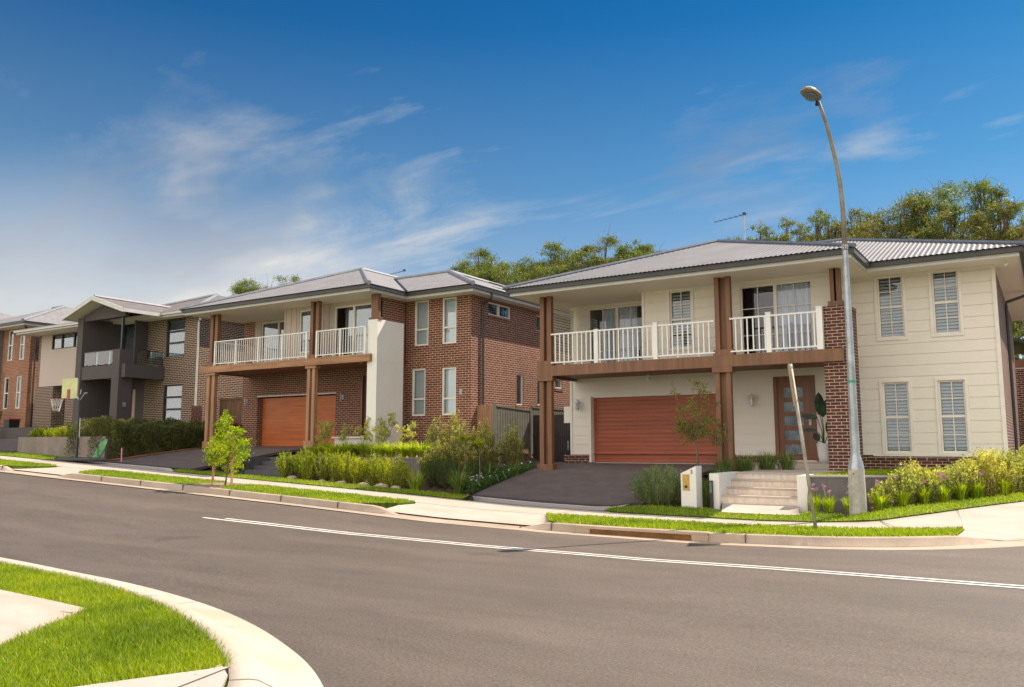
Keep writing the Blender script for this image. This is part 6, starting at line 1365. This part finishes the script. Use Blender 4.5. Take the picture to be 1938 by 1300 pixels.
for x0, x1 in ((-16.35, -14.75), (-14.72, -13.5)):
    b = MB(); b.box(x0, x1, 26.86, 26.89, -.62, 1.13); x = x0+.02
    while x < x1-.05: b.box(x, x+.075, 26.845, 26.86, -.60, 1.11); x += .09
    b.box(x0, x1, 26.83, 26.844, .34, .39); b.build('gate_leaf', 'gate_d', f6)
b = MB(); b.box(-14.77, -14.70, 26.80, 26.88, -.66, 1.18); b.build('post', 'black', f6)
f7 = thing('timber_screen', (-16.85, 24.6, .4), 'narrow brown timber screen between brick corner and slatted fence', 'fence')
b = MB(); x = -17.22
while x < -16.55: b.box(x, x+.09, 24.5, 24.53, -.5, 1.44); x += .098
b.build('palings', 'timber3', f7)
# far left: dark planter, driveway of the red brick house
dw = thing('low_dark_wall', (-43, 21.5, .4), 'low dark grey garden wall at the far left edge', 'wall')
b = MB(); b.box(-52, -41.2, 22.0, 22.2, -.5, .92); b.build('blocks', 'charcoal', dw)
tag(sheet('driveway', [(-48, 18.6), (-37.7, 18.6)], [(-48, 22), (-38, 22)], T, 'drive', 12, 8, .02, .1), kind='structure')
for x, y, h, l in ((-49.7, 23.6, 1.3, 'dark shrub at the far left edge below the louvre windows'), (-45.1, 21.6, .9, 'spindly shrub before the red-lidded bin at the far left')): shrub('d', x, y, float(T(x, y)), h, .5 if h > 1 else .25, l, 'shrub', None, 'l_dark' if h > 1 else 'l_grey', stems=40 if h > 1 else 10, lps=60, L=.08, Wd=.03, low=.05, upr=.6, jit=.14)
# ================================================================== eucalypts behind
def euc(px, Y, topz, r, label, group, seed_n, mt='l_euc', tall=.5, dens=1.):
    x = px*Y; g0 = 1.4; r *= 1.25; H = topz-g0; cl = []
    for i in range(seed_n):
        a = rng.uniform(0, 6.28); q = np.sqrt(rng.uniform(0, 1))*r; hh = H*(1-tall*rng.uniform(0, 1)**1.4)*(1-.22*(q/r)**2)
        hh = H-r*(.16+.85*(q/r)**2)-r*tall*2.2*rng.uniform(0, 1)**1.3
        cl.append((math.cos(a)*q, math.sin(a)*q*.7, hh, r*rng.uniform(.20, .36)))
    cl.append((0, 0, H-r*.2, r*.28))
    tree(x, Y, g0, topz, r, cl, label, mt, group, int(1000*dens), .17, .055, 'gum_tree', bark='bark', trunk_r=.2, fork=.42, clr=1.0, flat=.55)
def rx(px):   # direction of a column of the photograph as X per metre of Y, at the height of the far crowns
    return math.tan(-YAW+math.atan((px-969)/1580.5/math.cos(.05)))
G = 'gum trees behind the brown brick house roof, left group'
for px, Y, tz, r, l in ((462, 55, 16.6, 3.3, 'leftmost gum tree crown above the roof of the brown brick house'), (540, 57, 16.9, 3.0, 'gum tree crown second from left above the brown brick house roof'), (500, 60, 16.2, 2.8, 'low gum tree crown filling the gap between the two left crowns'), (588, 58, 15.8, 2.0, 'small gum crown just right of the left group'), (435, 58, 15.6, 2.2, 'lowest gum crown at the left end of the left group')): euc(rx(px), Y, tz, r*1.15, l, G, 46, tall=.5)
G = 'gum trees between the two main roofs'
for px, Y, tz, r, l in ((905, 52, 15.2, 2.7, 'rounded gum crown left of the middle group'), (868, 53, 14.3, 1.8, 'open gum crown at the left end of the middle group'), (955, 47, 12.4, 2.6, 'bright bushy gum crown low in the middle group'), (1010, 49, 12.6, 2.0, 'bushy crown beside the roof edge of the cream house'), (1045, 54, 15.3, 2.4, 'thin open gum crown in the middle group'), (1090, 56, 15.2, 2.0, 'narrow gum crown right of the thin open one'), (1150, 55, 15.6, 2.6, 'tallest gum crown of the middle group'), (930, 54, 13.8, 2.4, 'lower gum crown filling the gap right of the rounded crown'), (985, 55, 14.2, 2.3, 'feathery gum crown left of the thin open one'), (1110, 53, 14.0, 2.4, 'lower leafy gum crown left of the tallest one'), (1190, 54, 14.4, 2.0, 'lower gum crown right of the tallest one'), (1215, 57, 15.4, 1.8, 'small round gum crown at the right end of the middle group')): euc(rx(px), Y, tz, r*1.1, l, G, 44, 'l_euc' if px not in (1150,) else 'l_euc_b', tall=.6 if Y > 50 else .8)
G = 'gum trees behind the cream house roof, right group'
for px, Y, tz, r, l, d_, m_ in ((1395, 54, 13.9, 1.8, 'sparse gum crown by the television mast', .8, 'l_euc_b'), (1450, 52, 14.0, 1.5, 'small sparse gum crown right of the television mast', .8, 'l_euc'), (1500, 54, 14.6, 1.9, 'thin gum crown left of the street lamp', .8, 'l_euc_b'), (1560, 53, 14.7, 1.8, 'open gum crown just left of the street lamp pole', .6, 'l_euc'), (1425, 56, 13.6, 2.4, 'low feathery gum crown behind the ridge of the cream house, left', .7, 'l_euc'), (1530, 56, 13.9, 2.6, 'low feathery gum crown behind the ridge of the cream house, middle', .7, 'l_euc_b'), (1595, 56, 13.9, 2.4, 'low feathery gum crown directly behind the lamp pole', .7, 'l_euc'), (1650, 57, 14.2, 2.4, 'low feathery gum crown right of the lamp pole', .7, 'l_euc'), (1625, 53, 14.6, 1.8, 'open gum crown just right of the street lamp pole', .6, 'l_euc_b'), (1672, 55, 14.4, 1.7, 'brown-tinged gum crown between the pole and the tall trees', .7, 'l_euc_b'), (1730, 50, 14.0, 2.3, 'left one of the three tall gum crowns at the right', .75, 'l_euc_b'), (1800, 52, 14.9, 2.6, 'middle one of the three tall gum crowns at the right', .75, 'l_euc'), (1870, 50, 14.2, 2.4, 'right one of the three tall gum crowns', .75, 'l_euc'), (1925, 48, 12.4, 2.0, 'lower dark gum crown at the right edge', .7, 'l_euc_b'), (1900, 46, 9.6, 2.2, 'low bushy gum by the rear corner of the cream house', 1.2, 'l_euc')): euc(rx(px), Y, tz, r, l, G, 26 if px > 1680 else 22, m_, tall=.55, dens=d_)
